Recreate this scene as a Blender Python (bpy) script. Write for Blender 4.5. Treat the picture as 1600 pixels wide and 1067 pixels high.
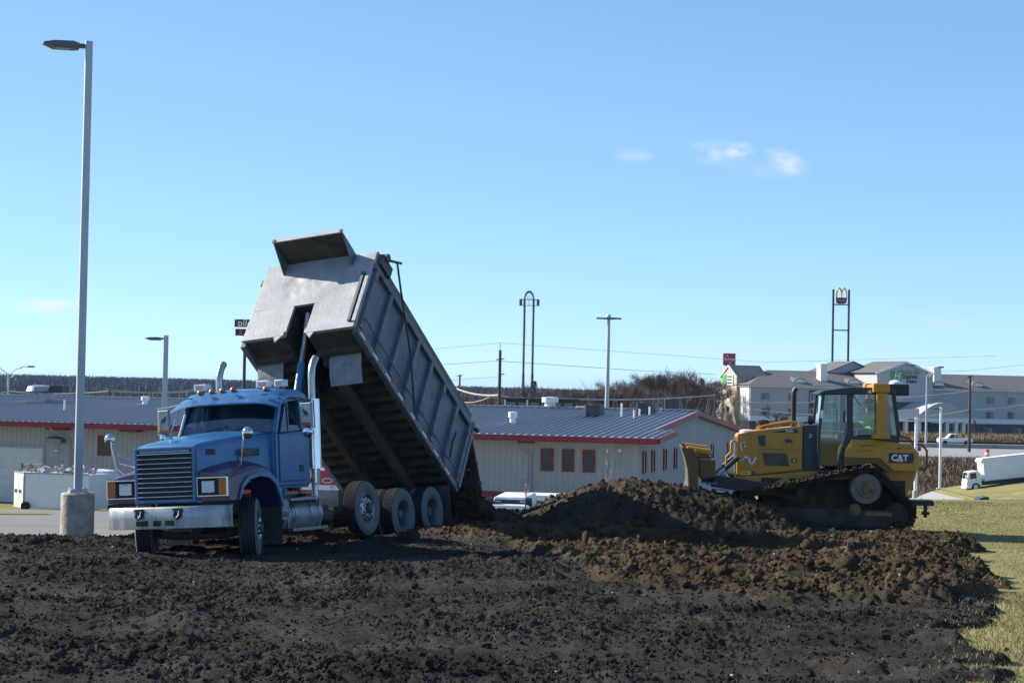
import bpy, math, random
import numpy as np
from mathutils import Matrix, Vector
for o in list(bpy.data.objects): bpy.data.objects.remove(o)
SC = bpy.context.scene
COL = SC.collection
R = math.radians
random.seed(7); RNG = np.random.default_rng(11)

# ---------------------------------------------------------------- camera, sky, sun, exposure
CAM_H, FPX, ROLL = 3.05, 3000.0, 0.0192
cam = bpy.data.cameras.new('camera'); cam.sensor_width = 36.0; cam.lens = FPX/1600*36
cam.clip_start = 0.5; cam.clip_end = 20000
camo = bpy.data.objects.new('camera', cam); COL.objects.link(camo)
camo.matrix_world = Matrix.Translation((0, 0, CAM_H)) @ Matrix.Rotation(R(90)+math.atan(71.5/FPX), 4, 'X') @ Matrix.Rotation(ROLL, 4, 'Z')
SC.camera = camo
SUN_EL, SUN_AZ = R(28.5), R(21.5)            # low winter sun from the left, a little beyond the scene
sd = Vector((-math.cos(SUN_AZ)*math.cos(SUN_EL), math.sin(SUN_AZ)*math.cos(SUN_EL), math.sin(SUN_EL)))
sun = bpy.data.lights.new('sun', 'SUN'); sun.energy = 5.0; sun.angle = R(0.5); sun.color = (1.0, 0.93, 0.82)
suno = bpy.data.objects.new('sun', sun); COL.objects.link(suno)
suno.rotation_euler = sd.to_track_quat('Z', 'Y').to_euler()
W = bpy.data.worlds.new('World'); SC.world = W; W.use_nodes = True
wn, wl = W.node_tree.nodes, W.node_tree.links
for n in list(wn): wn.remove(n)
sky = wn.new('ShaderNodeTexSky'); sky.sky_type = 'NISHITA'; sky.sun_disc = False
sky.sun_elevation = SUN_EL; sky.sun_rotation = math.atan2(sd.x, sd.y)
sky.altitude = 0; sky.air_density = 0.6; sky.dust_density = 0.0; sky.ozone_density = 6.0
bg = wn.new('ShaderNodeBackground'); bg.inputs['Strength'].default_value = 0.15
wo = wn.new('ShaderNodeOutputWorld')
# a few thin scraps of cloud, by direction on the sky
tc = wn.new('ShaderNodeTexCoord')
nz = wn.new('ShaderNodeTexNoise'); nz.inputs['Scale'].default_value = 55; nz.inputs['Detail'].default_value = 6; nz.inputs['Roughness'].default_value = .6
mp = wn.new('ShaderNodeMapping'); mp.inputs['Scale'].default_value = (1, 1, 2.2)
wl.new(tc.outputs['Generated'], mp.inputs[0]); wl.new(mp.outputs[0], nz.inputs['Vector'])
def wmath(op, a, b=None, c=None):
    m = wn.new('ShaderNodeMath'); m.operation = op
    for i, v in enumerate((a, b, c)):
        if v is None: continue
        if isinstance(v, (int, float)): m.inputs[i].default_value = v
        else: wl.new(v, m.inputs[i])
    return m.outputs[0]
sep = wn.new('ShaderNodeSeparateXYZ'); wl.new(tc.outputs['Generated'], sep.inputs[0])
def cloud(px, py, rx, ry, tilt=0.0):
    # elliptical patch round one direction: azimuth and elevation tangents
    xp = px-800+ROLL*(py-605); yp = py-605-ROLL*(px-800)
    cx, cz = xp/FPX, -yp/FPX
    az = wmath('DIVIDE', sep.outputs[0], wmath('MAXIMUM', sep.outputs[1], 0.02))
    el = wmath('DIVIDE', sep.outputs[2], wmath('MAXIMUM', sep.outputs[1], 0.02))
    u = wmath('DIVIDE', wmath('SUBTRACT', az, cx), rx/FPX)
    v = wmath('DIVIDE', wmath('ADD', wmath('SUBTRACT', el, cz), wmath('MULTIPLY', u, tilt*rx/FPX)), ry/FPX)
    d = wmath('SQRT', wmath('ADD', wmath('MULTIPLY', u, u), wmath('MULTIPLY', v, v)))
    return wmath('MAXIMUM', wmath('SUBTRACT', 1.0, d), 0.0)
acc = None
for a in ((1118, 238, 60, 22, 0), (1160, 236, 26, 18, 0), (1232, 252, 42, 22, .25), (990, 243, 40, 13, 0), (78, 477, 66, 15, 0), (1500, 505, 120, 16, .1), (1190, 262, 80, 20, .1)):
    w_ = {1118: .8, 1160: 1.2, 1232: .8, 990: .5, 78: 1.2, 1500: .28, 1190: .3}[a[0]]
    c_ = wmath('MULTIPLY', cloud(*a), w_)
    acc = c_ if acc is None else wmath('ADD', acc, c_)
fac = wmath('MULTIPLY', acc, wmath('MULTIPLY', wmath('SUBTRACT', nz.outputs['Fac'], .33), 3.2))
fac = wmath('MINIMUM', wmath('MAXIMUM', fac, 0.0), .75)
gam = wn.new('ShaderNodeGamma'); gam.inputs[1].default_value = .62; wl.new(sky.outputs[0], gam.inputs[0])
tint = wn.new('ShaderNodeMix'); tint.data_type = 'RGBA'; tint.blend_type = 'MULTIPLY'; tint.inputs[0].default_value = 1; tint.inputs[7].default_value = (.95, 1.16, 1.29, 1); wl.new(gam.outputs[0], tint.inputs[6])
mixc = wn.new('ShaderNodeMix'); mixc.data_type = 'RGBA'
wl.new(fac, mixc.inputs[0]); wl.new(tint.outputs[2], mixc.inputs[6]); mixc.inputs[7].default_value = (3.3, 3.4, 3.8, 1)
wl.new(mixc.outputs[2], bg.inputs['Color']); wl.new(bg.outputs[0], wo.inputs[0])
SC.view_settings.view_transform = 'Standard'; SC.view_settings.look = 'None'
SC.view_settings.exposure = 0.9; SC.view_settings.gamma = 1.0; SC.view_settings.use_curve_mapping = False
SC.render.engine = 'CYCLES'
SC.cycles.use_denoising = True
SC.cycles.max_bounces = 6; SC.cycles.transparent_max_bounces = 12; SC.cycles.volume_bounces = 0

# ---------------------------------------------------------------- helpers
def at(px, py, Y):
    """a place in the world at distance Y, from where it stands in the photograph"""
    a, b = px-800, py-605
    return Vector(((a+ROLL*b)/FPX*Y, Y, CAM_H-(b-ROLL*a)/FPX*Y))

class MB:
    def __init__(s): s.v, s.f = [], []
    def add(s, vs, fs):
        n = len(s.v); s.v += [tuple(map(float, p)) for p in vs]; s.f += [tuple(i+n for i in f) for f in fs]; return s
    def box(s, x0, x1, y0, y1, z0, z1):
        if x0 > x1: x0, x1 = x1, x0
        if y0 > y1: y0, y1 = y1, y0
        if z0 > z1: z0, z1 = z1, z0
        return s.add([(x0,y0,z0),(x1,y0,z0),(x1,y1,z0),(x0,y1,z0),(x0,y0,z1),(x1,y0,z1),(x1,y1,z1),(x0,y1,z1)],
                     [(0,3,2,1),(4,5,6,7),(0,1,5,4),(1,2,6,5),(2,3,7,6),(3,0,4,7)])
    def bar(s, a, b, w, h=None, up=(0,0,1)):
        """a rectangular bar from a to b"""
        h = h or w; a, b = Vector(a), Vector(b); d = (b-a).normalized(); u = Vector(up)
        if abs(d.dot(u)) > .95: u = Vector((1,0,0))
        r = d.cross(u).normalized(); u = r.cross(d).normalized()
        vs = []
        for p in (a, b):
            for i, j in ((-1,-1),(1,-1),(1,1),(-1,1)): vs.append(p+r*(i*w/2)+u*(j*h/2))
        return s.add(vs, [(0,1,2,3),(7,6,5,4),(0,4,5,1),(1,5,6,2),(2,6,7,3),(3,7,4,0)])
    def tube(s, pts, r, n=8, cap=True):
        pts = [Vector(p) for p in pts]; k = len(pts); rs = r if isinstance(r, (list, tuple)) else [r]*k
        base = len(s.v); prev = None
        for i, p in enumerate(pts):
            d = (pts[min(i+1, k-1)]-pts[max(i-1, 0)]).normalized()
            if prev is None: prev = Vector((0,0,1)) if abs(d.z) < .9 else Vector((1,0,0))
            u = (prev-d*prev.dot(d))
            if u.length < 1e-5: u = d.orthogonal()
            u.normalize(); w = d.cross(u); prev = u
            for j in range(n):
                t = 2*math.pi*j/n; q = p+(u*math.cos(t)+w*math.sin(t))*rs[i]; s.v.append(tuple(q))
        for i in range(k-1):
            for j in range(n):
                a = base+i*n+j; b = base+i*n+(j+1) % n; s.f.append((a, b, b+n, a+n))
        if cap:
            s.f.append(tuple(base+j for j in reversed(range(n)))); s.f.append(tuple(base+(k-1)*n+j for j in range(n)))
        return s
    def prism(s, poly, a0, a1, axis='y'):
        """extrude a polygon given in the two other axes along axis"""
        n = len(poly); vs = []
        for a in (a0, a1):
            for p, q in poly: vs.append({'x': (a,p,q), 'y': (p,a,q), 'z': (p,q,a)}[axis])
        fs = [tuple(range(n)), tuple(range(2*n-1, n-1, -1))]
        for i in range(n): j = (i+1) % n; fs.append((i, i+n, j+n, j))
        return s.add(vs, fs)
    def lathe(s, prof, c=(0,0,0), axis='z', n=24, cap=True):
        """prof: (radius, along)"""
        base = len(s.v)
        for r, t in prof:
            for j in range(n):
                a = 2*math.pi*j/n; p, q = r*math.cos(a), r*math.sin(a)
                x = {'x': (t,p,q), 'y': (q,t,p), 'z': (p,q,t)}[axis]; s.v.append((x[0]+c[0], x[1]+c[1], x[2]+c[2]))
        for i in range(len(prof)-1):
            for j in range(n):
                a = base+i*n+j; b = base+i*n+(j+1) % n; s.f.append((a, b, b+n, a+n))
        if not cap: return s
        if prof[0][0] > 1e-6: s.f.append(tuple(base+j for j in reversed(range(n))))
        if prof[-1][0] > 1e-6: s.f.append(tuple(base+(len(prof)-1)*n+j for j in range(n)))
        return s
    def loft(s, rings, cap=True):
        base = len(s.v); n = len(rings[0])
        for r in rings: s.v += [tuple(map(float, p)) for p in r]
        for i in range(len(rings)-1):
            for j in range(n):
                a = base+i*n+j; b = base+i*n+(j+1) % n; s.f.append((a, b, b+n, a+n))
        if cap:
            s.f.append(tuple(base+j for j in reversed(range(n)))); s.f.append(tuple(base+(len(rings)-1)*n+j for j in range(n)))
        return s
    def sheet(s, rows, thick=None):
        """grid of points, as a thin sheet; thick = offset vector for a second side"""
        base = len(s.v); m = len(rows[0])
        for r in rows: s.v += [tuple(map(float, p)) for p in r]
        for i in range(len(rows)-1):
            for j in range(m-1):
                a = base+i*m+j; s.f.append((a, a+1, a+m+1, a+m))
        if thick is not None:
            t = Vector(thick); b2 = len(s.v)
            for r in rows: s.v += [tuple(Vector(p)+t) for p in r]
            for i in range(len(rows)-1):
                for j in range(m-1):
                    a = b2+i*m+j; s.f.append((a+m, a+m+1, a+1, a))
            k = len(rows)
            edge = [i for i in range(m)]+[i*m+m-1 for i in range(1, k)]+[(k-1)*m+i for i in range(m-2, -1, -1)]+[i*m for i in range(k-2, 0, -1)]
            for i in range(len(edge)):
                a, b = edge[i], edge[(i+1) % len(edge)]; s.f.append((base+b, base+a, b2+a, b2+b))
        return s
    def mesh(s, name):
        me = bpy.data.meshes.new(name); me.from_pydata(s.v, [], s.f); me.validate(); me.update(); return me
    def build(s, name, m, parent=None, smooth=False, bevel=0, fix=True):
        me = s.mesh(name)
        if fix:
            import bmesh
            bm = bmesh.new(); bm.from_mesh(me); bmesh.ops.recalc_face_normals(bm, faces=bm.faces); bm.to_mesh(me); bm.free()
        return link(name, me, m, parent, smooth, bevel)

def link(name, me, m, parent=None, smooth=False, bevel=0):
    o = bpy.data.objects.new(name, me); COL.objects.link(o)
    if m is not None and not me.materials: me.materials.append(m)
    if parent is not None: o.parent = parent
    if smooth:
        me.polygons.foreach_set('use_smooth', [True]*len(me.polygons)); 
        try: me.set_sharp_from_angle(angle=R(38))
        except Exception: pass
    if bevel:
        b = o.modifiers.new('edge', 'BEVEL'); b.width = bevel; b.segments = 2; b.limit_method = 'ANGLE'; b.angle_limit = R(40)
    return o
def npmesh(name, V, Fq, m, parent=None, smooth=False):
    """fast mesh from numpy arrays; Fq (n,3) or (n,4)"""
    me = bpy.data.meshes.new(name); k = Fq.shape[1]
    me.vertices.add(len(V)); me.vertices.foreach_set('co', np.asarray(V, np.float32).ravel())
    me.loops.add(Fq.size); me.loops.foreach_set('vertex_index', Fq.astype(np.int32).ravel())
    me.polygons.add(len(Fq)); me.polygons.foreach_set('loop_start', np.arange(0, Fq.size, k, dtype=np.int32))
    if smooth: me.polygons.foreach_set('use_smooth', np.ones(len(Fq), bool))
    me.update(calc_edges=True); me.validate()
    return link(name, me, m, parent)
def tag(o, label=None, cat=None, group=None, kind=None):
    if label: o['label'] = label
    if cat: o['category'] = cat
    if group: o['group'] = group
    if kind: o['kind'] = kind
    return o
def thing(name, label, cat, loc=(0,0,0), rot=(0,0,0), group=None):
    o = bpy.data.objects.new(name, None); COL.objects.link(o); o.empty_display_size = .3
    o.location = loc; o.rotation_euler = rot
    return tag(o, label, cat, group)
def copy_tree(o, parent=None):
    c = o.copy(); COL.objects.link(c); c.parent = parent
    for ch in [x for x in bpy.data.objects if x.parent == o]: copy_tree(ch, c)
    return c
def text(name, body, size, mat, parent, M, depth=.004, bold=0.0, xs=1.0, align='CENTER'):
    cu = bpy.data.curves.new(name, 'FONT'); cu.body = body; cu.size = size; cu.extrude = depth; cu.offset = bold
    cu.align_x = align; cu.align_y = 'CENTER'; cu.resolution_u = 3
    t_ = bpy.data.objects.new(name, cu); me = bpy.data.meshes.new_from_object(t_); bpy.data.objects.remove(t_); bpy.data.curves.remove(cu)
    me.name = name; me.materials.clear(); me.transform(M @ Matrix.Diagonal((xs, 1, 1, 1)))
    return link(name, me, mat, parent)

# ---------------------------------------------------------------- materials
def mat(name, col, rough=.6, metal=0.0, var=.12, scale=6.0, dirt=0.0, dirtcol=(.09,.07,.05), bump=0.0, bscale=40.0, spec=.5, dscale=3.0, coat=0.0, streak=False, mudz=None, mudw=.55):
    m = bpy.data.materials.new(name); m.use_nodes = True; N, L = m.node_tree.nodes, m.node_tree.links
    p = N['Principled BSDF']; p.inputs['Roughness'].default_value = rough; p.inputs['Metallic'].default_value = metal
    p.inputs['Specular IOR Level'].default_value = spec; p.inputs['Coat Weight'].default_value = coat; p.inputs['Coat Roughness'].default_value = .12
    c = N.new('ShaderNodeTexCoord'); src = c.outputs['Object']
    if streak:
        mp_ = N.new('ShaderNodeMapping'); mp_.inputs['Scale'].default_value = (1, 1, .15); L.new(src, mp_.inputs[0]); src = mp_.outputs[0]
    n1 = N.new('ShaderNodeTexNoise'); n1.inputs['Scale'].default_value = scale; n1.inputs['Detail'].default_value = 5; n1.inputs['Roughness'].default_value = .6
    L.new(src, n1.inputs['Vector'])
    mr = N.new('ShaderNodeMapRange'); mr.inputs['From Min'].default_value = .3; mr.inputs['From Max'].default_value = .7
    mr.inputs['To Min'].default_value = 1-var; mr.inputs['To Max'].default_value = 1+var; L.new(n1.outputs['Fac'], mr.inputs['Value'])
    mx = N.new('ShaderNodeMix'); mx.data_type = 'RGBA'; mx.blend_type = 'MULTIPLY'; mx.inputs[0].default_value = 1
    mx.inputs[6].default_value = (*col, 1); L.new(mr.outputs[0], mx.inputs[7]); out = mx.outputs[2]
    if dirt > 0:
        n2 = N.new('ShaderNodeTexNoise'); n2.inputs['Scale'].default_value = dscale; n2.inputs['Detail'].default_value = 7; n2.inputs['Roughness'].default_value = .68
        L.new(src, n2.inputs['Vector'])
        r2 = N.new('ShaderNodeMapRange'); r2.inputs['From Min'].default_value = .66-.32*dirt; r2.inputs['From Max'].default_value = .80-.22*dirt
        r2.inputs['To Max'].default_value = min(1.0, .55+.4*dirt)
        L.new(n2.outputs['Fac'], r2.inputs['Value'])
        m2 = N.new('ShaderNodeMix'); m2.data_type = 'RGBA'; L.new(r2.outputs[0], m2.inputs[0]); L.new(out, m2.inputs[6]); m2.inputs[7].default_value = (*dirtcol, 1)
        out = m2.outputs[2]
        r3 = N.new('ShaderNodeMapRange'); r3.inputs['To Min'].default_value = rough; r3.inputs['To Max'].default_value = .9; L.new(r2.outputs[0], r3.inputs['Value']); L.new(r3.outputs[0], p.inputs['Roughness'])
    if mudz is not None:   # splashed mud, thickest low down on the machine
        sp = N.new('ShaderNodeSeparateXYZ'); L.new(c.outputs['Object'], sp.inputs[0])
        n4 = N.new('ShaderNodeTexNoise'); n4.inputs['Scale'].default_value = 7; n4.inputs['Detail'].default_value = 9; n4.inputs['Roughness'].default_value = .75; L.new(c.outputs['Object'], n4.inputs['Vector'])
        a1 = N.new('ShaderNodeMath'); a1.operation = 'MULTIPLY_ADD'; a1.inputs[1].default_value = 1.7; L.new(n4.outputs['Fac'], a1.inputs[0])
        a2 = N.new('ShaderNodeMapRange'); a2.inputs['From Min'].default_value = mudz+mudw; a2.inputs['From Max'].default_value = mudz-mudw; a2.inputs['To Min'].default_value = -1.55; a2.inputs['To Max'].default_value = -.45; L.new(sp.outputs['Z'], a2.inputs['Value']); L.new(a2.outputs[0], a1.inputs[2])
        cl = N.new('ShaderNodeClamp'); cl.inputs['Max'].default_value = .85; L.new(a1.outputs[0], cl.inputs['Value'])
        m3 = N.new('ShaderNodeMix'); m3.data_type = 'RGBA'; L.new(cl.outputs[0], m3.inputs[0]); L.new(out, m3.inputs[6]); m3.inputs[7].default_value = (.075,.062,.05,1); out = m3.outputs[2]
    L.new(out, p.inputs['Base Color'])
    if bump > 0:
        n3 = N.new('ShaderNodeTexNoise'); n3.inputs['Scale'].default_value = bscale; n3.inputs['Detail'].default_value = 6; L.new(c.outputs['Object'], n3.inputs['Vector'])
        b = N.new('ShaderNodeBump'); b.inputs['Strength'].default_value = bump; b.inputs['Distance'].default_value = .03; L.new(n3.outputs['Fac'], b.inputs['Height']); L.new(b.outputs[0], p.inputs['Normal'])
    return m
def glass(name, tint=(.75,.85,.85), alpha=.35, rough=.03):
    m = bpy.data.materials.new(name); m.use_nodes = True; N, L = m.node_tree.nodes, m.node_tree.links
    for n in list(N): N.remove(n)
    o = N.new('ShaderNodeOutputMaterial'); g = N.new('ShaderNodeBsdfGlossy'); g.inputs['Roughness'].default_value = rough; g.inputs['Color'].default_value = (.9,.95,1,1)
    t = N.new('ShaderNodeBsdfTransparent'); t.inputs['Color'].default_value = (*tint, 1)
    f = N.new('ShaderNodeFresnel'); f.inputs['IOR'].default_value = 1.5
    a = N.new('ShaderNodeMath'); a.operation = 'MULTIPLY_ADD'; a.inputs[1].default_value = .9; a.inputs[2].default_value = alpha*.1; L.new(f.outputs[0], a.inputs[0])
    mx = N.new('ShaderNodeMixShader'); L.new(a.outputs[0], mx.inputs[0]); L.new(t.outputs[0], mx.inputs[1]); L.new(g.outputs[0], mx.inputs[2]); L.new(mx.outputs[0], o.inputs[0])
    return m
K = dict(
 blue=mat('blue_paint', (.018,.13,.29), .36, 0, .12, 3, dirt=.18, dirtcol=(.10,.10,.11), coat=.3, dscale=4, mudz=1.25),
 purple=mat('purple_paint', (.085,.018,.085), .35, 0, .15, 3, dirt=.15, coat=.4),
 visor=mat('faded_visor_paint', (.03,.115,.27), .42, .1, .2, 5, dirt=.2, dirtcol=(.35,.35,.4), dscale=9),
 chrome=mat('chrome', (.62,.63,.65), .16, 1.0, .06, 8, dirt=.12, dirtcol=(.2,.18,.16)),
 alu=mat('brushed_aluminium', (.34,.35,.37), .36, .95, .2, 5, dirt=.45, dirtcol=(.16,.14,.12), streak=True),
 dullalu=mat('dull_aluminium', (.33,.35,.38), .5, .7, .15, 4, dirt=.35, dirtcol=(.12,.11,.1), mudz=.7),
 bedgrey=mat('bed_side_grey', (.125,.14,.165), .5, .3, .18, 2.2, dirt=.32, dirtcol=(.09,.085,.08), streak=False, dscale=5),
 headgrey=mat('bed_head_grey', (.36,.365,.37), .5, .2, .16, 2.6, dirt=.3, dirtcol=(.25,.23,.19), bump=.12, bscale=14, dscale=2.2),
 under=mat('muddy_underside', (.075,.065,.054), .95, 0, .35, 3, dirt=.3, dirtcol=(.12,.1,.075), spec=.1, bump=.4, bscale=9),
 board=mat('weathered_board', (.17,.14,.115), .85, 0, .3, 4, dirt=.35, dirtcol=(.06,.05,.045)),
 rubber=mat('tyre_rubber', (.02,.02,.021), .9, 0, .25, 10, dirt=.4, dirtcol=(.075,.066,.055), spec=.2, bump=.2, bscale=60),
 sidewall=mat('dusty_sidewall', (.105,.112,.122), .75, 0, .2, 6, dirt=.3, dirtcol=(.13,.12,.105)),
 flap=mat('mud_flap_rubber', (.05,.052,.055), .7, 0, .3, 4, dirt=.4, dirtcol=(.13,.12,.11)),
 flapgrey=mat('grey_rubber_apron', (.24,.25,.26), .7, 0, .2, 5, dirt=.3, dirtcol=(.13,.12,.11), bump=.2, bscale=12),
 black=mat('black_paint', (.018,.018,.02), .5, 0, .2, 6, dirt=.15),
 dark=mat('dark_interior', (.02,.021,.024), .8, 0, .2, 6),
 greydark=mat('dark_grey_metal', (.07,.075,.08), .55, .4, .2, 5, dirt=.3),
 amber=mat('amber_lens', (.55,.12,.012), .3, 0, .1, 10), red=mat('red_lens', (.45,.02,.015), .3, 0, .1, 10),
 lens=mat('headlamp_lens', (.55,.58,.6), .08, .6, .15, 30, bump=.3, bscale=60),
 white=mat('white_paint', (.72,.73,.74), .45, 0, .06, 4, dirt=.1, dirtcol=(.4,.38,.35)),
 tape=mat('white_decal', (.75,.76,.78), .5, 0, .05, 8), greytxt=mat('dark_decal', (.03,.03,.035), .5, 0, .1, 8),
 yellow=mat('machine_yellow', (.46,.215,.013), .42, 0, .12, 3, dirt=.2, dirtcol=(.17,.12,.06), coat=.1, dscale=3.5, mudz=1.2),
 ylight=mat('yellow_decal', (.7,.55,.03), .5, 0, .08, 8),
 navy=mat('dark_machine_panel', (.022,.028,.042), .45, 0, .15, 4, dirt=.2, dirtcol=(.07,.065,.06)),
 track=mat('track_steel', (.035,.03,.026), .85, .1, .3, 8, dirt=.7, dirtcol=(.105,.08,.052), bump=.8, bscale=25, dscale=6, spec=.2),
 trackdirt=mat('mud_caked_frame', (.052,.045,.036), .95, 0, .4, 4, dirt=.6, dirtcol=(.088,.07,.05), bump=.9, bscale=11, spec=.1),
 steel=mat('worn_steel', (.4,.4,.42), .32, .9, .2, 6, dirt=.2),
 gsteel=mat('galvanised_steel', (.40,.42,.45), .5, .45, .12, 3, streak=True),
 concrete=mat('concrete', (.36,.32,.265), .95, 0, .35, 4.5, dirt=.5, dirtcol=(.17,.145,.12), bump=.35, bscale=18),
 asphalt=mat('worn_asphalt', (.17,.165,.16), .95, 0, .12, .6, dirt=.2, dirtcol=(.13,.12,.11), bump=.25, bscale=60, dscale=.5),
 road=mat('pale_road', (.27,.265,.26), .9, 0, .1, .1),
 wall=mat('beige_metal_siding', (.36,.36,.37), .6, .0, .06, .4, dirt=.12, dirtcol=(.3,.28,.26), dscale=.3),
 roof=mat('pale_roof_panel', (.31,.335,.37), .42, .35, .06, .5),
 rib=mat('roof_seam', (.25,.275,.315), .42, .35, .05, 2),
 redtrim=mat('red_trim', (.22,.012,.02), .5, 0, .1, 1),
 winglass=mat('dark_window_glass', (.02,.024,.03), .08, 0, .2, 1, spec=.8),
 brick=mat('tan_brick', (.46,.36,.27), .85, 0, .15, 1.5), hotelwall=mat('pale_hotel_siding', (.40,.40,.405), .8, 0, .05, .3),
 hoteldark=mat('slate_hotel_siding', (.065,.07,.085), .8, 0, .1, .3), shingle=mat('grey_shingle', (.125,.12,.118), .9, 0, .2, 1.2),
 wood=mat('creosote_wood', (.055,.045,.038), .9, 0, .2, 3), cable=mat('pale_cable', (.33,.31,.28), .7, 0, .3, .3), wire=mat('dark_wire', (.2,.22,.25), .6, 0, .1, 1),
 bark=mat('bare_bark', (.115,.098,.088), .9, 0, .2, 1), twig=mat('bare_twigs', (.11,.088,.078), .9, 0, .25, .3), twigred=mat('russet_twigs', (.075,.042,.034), .9, 0, .25, .3),
 evergreen=mat('evergreen_needles', (.03,.05,.03), .85, 0, .3, .5), forest=mat('haze_blue_far_wood', (.045,.048,.066), .95, 0, .3, .02),  # forest: bluish tone paints in the haze of distance
 orange=mat('orange_plastic', (.75,.1,.04), .5, 0, .1, 4), signred=mat('sign_red', (.38,.02,.035), .4, 0, .08, .5), signyellow=mat('sign_yellow', (.8,.5,.02), .4, 0, .05, 1),
 green=mat('sign_green', (.06,.33,.07), .4, 0, .05, 1), signblue=mat('sign_navy', (.02,.03,.12), .4, 0, .05, 1), maroon=mat('sign_maroon', (.10,.012,.02), .45, 0, .1, 1),
 carred=mat('red_bodywork', (.42,.015,.02), .3, 0, .06, 2, coat=.4), skin=mat('skin', (.32,.17,.11), .55, 0, .05, 10), hiviz=mat('hi_vis_vest', (.35,.75,.06), .7, 0, .1, 8), cloth=mat('dark_clothing', (.03,.035,.05), .9, 0, .2, 8),
 dullyellow=mat('dusty_yellow', (.16,.115,.05), .8, 0, .25, 5, dirt=.4, dirtcol=(.10,.085,.065)), yellowdark=mat('shaded_grimy_yellow', (.15,.085,.016), .65, 0, .2, 5, dirt=.35), bladesteel=mat('scoured_blade', (.12,.10,.085), .5, .4, .3, 3, dirt=.5), sprocket=mat('mud_coated_hub', (.17,.145,.115), .9, 0, .2, 6, dirt=.3, dirtcol=(.11,.095,.08)),  # yellowdark: grime, plus shade put into the colour on the blade parts
 white2=mat('off_white_panel', (.60,.60,.58), .55, 0, .06, 2, dirt=.12, dirtcol=(.4,.38,.34)), beige=mat('beige_panel', (.42,.37,.27), .6, 0, .1, 3), junk=mat('mixed_scrap', (.40,.38,.36), .6, 0, .5, 3, dirt=.5, dirtcol=(.06,.04,.05), dscale=4), skip=mat('dark_green_steel', (.025,.035,.03), .6, 0, .2, 3),
 paletwig=mat('pale_twigs', (.36,.31,.27), .9, 0, .2, 3), weedblade=mat('dead_weed_stalks', (.21,.15,.085), .9, 0, .4, .5, dirt=.4, dirtcol=(.12,.12,.05), dscale=.2), hotelwhite=mat('white_trim', (.74,.74,.73), .6, 0, .04, .5), cream=mat('cream_siding', (.60,.56,.51), .7, 0, .05, .5), winglass2=mat('curtained_glass', (.16,.17,.19), .2, 0, .3, .5),
 gdark=mat('weathered_post', (.12,.12,.125), .7, .2, .5, .6), concrete2=mat('barrier_concrete', (.27,.25,.225), .9, 0, .15, .4, dirt=.3, dirtcol=(.17,.155,.14), dscale=.4), pricered=mat('price_red', (.7,.02,.02), .4, 0, .05, 3),
 glass=glass('clear_glass', (.42,.52,.55), .5), glass3=glass('pale_glass', (.66,.78,.80), .5), glass2=glass('tinted_glass', (.45,.66,.63), .6),
)
# ---------------------------------------------------------------- the ground
def _h(ix, iy, s):
    n = (ix.astype(np.int64)*374761393+iy.astype(np.int64)*668265263+s*974711) & 0x7fffffff
    n = (n ^ (n >> 13))*1274126177 & 0x7fffffff
    return ((n ^ (n >> 16)) & 0xffff)/65535.0
def vnoise(x, y, s=0):
    ix, iy = np.floor(x), np.floor(y); fx, fy = x-ix, y-iy
    fx, fy = fx*fx*fx*(fx*(fx*6-15)+10), fy*fy*fy*(fy*(fy*6-15)+10)
    a, b, c, d = _h(ix, iy, s), _h(ix+1, iy, s), _h(ix, iy+1, s), _h(ix+1, iy+1, s)
    return (a+(b-a)*fx)*(1-fy)+(c+(d-c)*fx)*fy
def fbm(x, y, s=0, o=4, g=.5):
    r = np.zeros_like(x); a = 1.0; t = 0
    for i in range(o):
        r += a*vnoise(x*2**i+17.3*i, y*2**i-9.1*i, s+i); t += a; a *= g
    return r/t-.5
def worley(x, y, s=0):
    """distance to the nearest of one jittered point per cell, and that cell's own random number"""
    ix, iy = np.floor(x), np.floor(y); best = np.full_like(x, 9.0); idv = np.zeros_like(x)
    for dx in (-1, 0, 1):
        for dy in (-1, 0, 1):
            cx, cy = ix+dx, iy+dy
            d = np.hypot(x-(cx+.15+.7*_h(cx, cy, s+3)), y-(cy+.15+.7*_h(cx, cy, s+5)))
            k = d < best; best = np.where(k, d, best); idv = np.where(k, _h(cx, cy, s+8), idv)
    return best, idv
def sstep(a, b, x):
    t = np.clip((x-a)/(b-a), 0, 1); return t*t*(3-2*t)
def gz(X, Y):
    """lie of the land: level building pad, falling away behind to the warehouse yard, further down to the right"""
    X, Y = np.asarray(X, float), np.asarray(Y, float)
    left = -.06*np.clip(Y-38, 0, 63)
    mid = -.062*np.clip(Y-45, 0, 71)
    right = -9.0*sstep(54, 125, Y)
    wm = sstep(-9, -3, X-.0*Y); wr = sstep(7, 12, X-.03*(Y-40))
    z = left*(1-wm)+mid*wm
    z = z*(1-wr)+right*wr
    # beyond the yard: a highway embankment and the far ground
    emb = -5.1+.0*Y
    z = np.where(Y > 221, z+(emb-z)*sstep(221, 237, Y), z)
    z = np.where(Y > 330, z+.25*sstep(330, 345, Y), z)
    z = np.where(Y > 500, z-1.5*sstep(500, 900, Y), z)
    # berm that carries the box truck's ramp on the right
    z = z+np.where((Y > 170) & (Y < 225), 1.0, 0.0)*sstep(170, 195, Y)*(1-sstep(212, 224, Y))*np.clip((X-46)*.17+1.5, 0, 3.6)*sstep(43, 48, X)
    return z
xs = np.concatenate([np.linspace(-5200, -300, 30)[:-1], np.linspace(-300, -60, 25)[:-1], np.linspace(-60, 90, 151)[:-1], np.linspace(90, 320, 24)[:-1], np.linspace(320, 5200, 30)])
ys = np.concatenate([np.linspace(-40, 12, 14)[:-1], np.linspace(12, 130, 119)[:-1], np.linspace(130, 360, 116)[:-1], np.linspace(360, 1000, 40)[:-1], np.linspace(1000, 9000, 30)])
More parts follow.
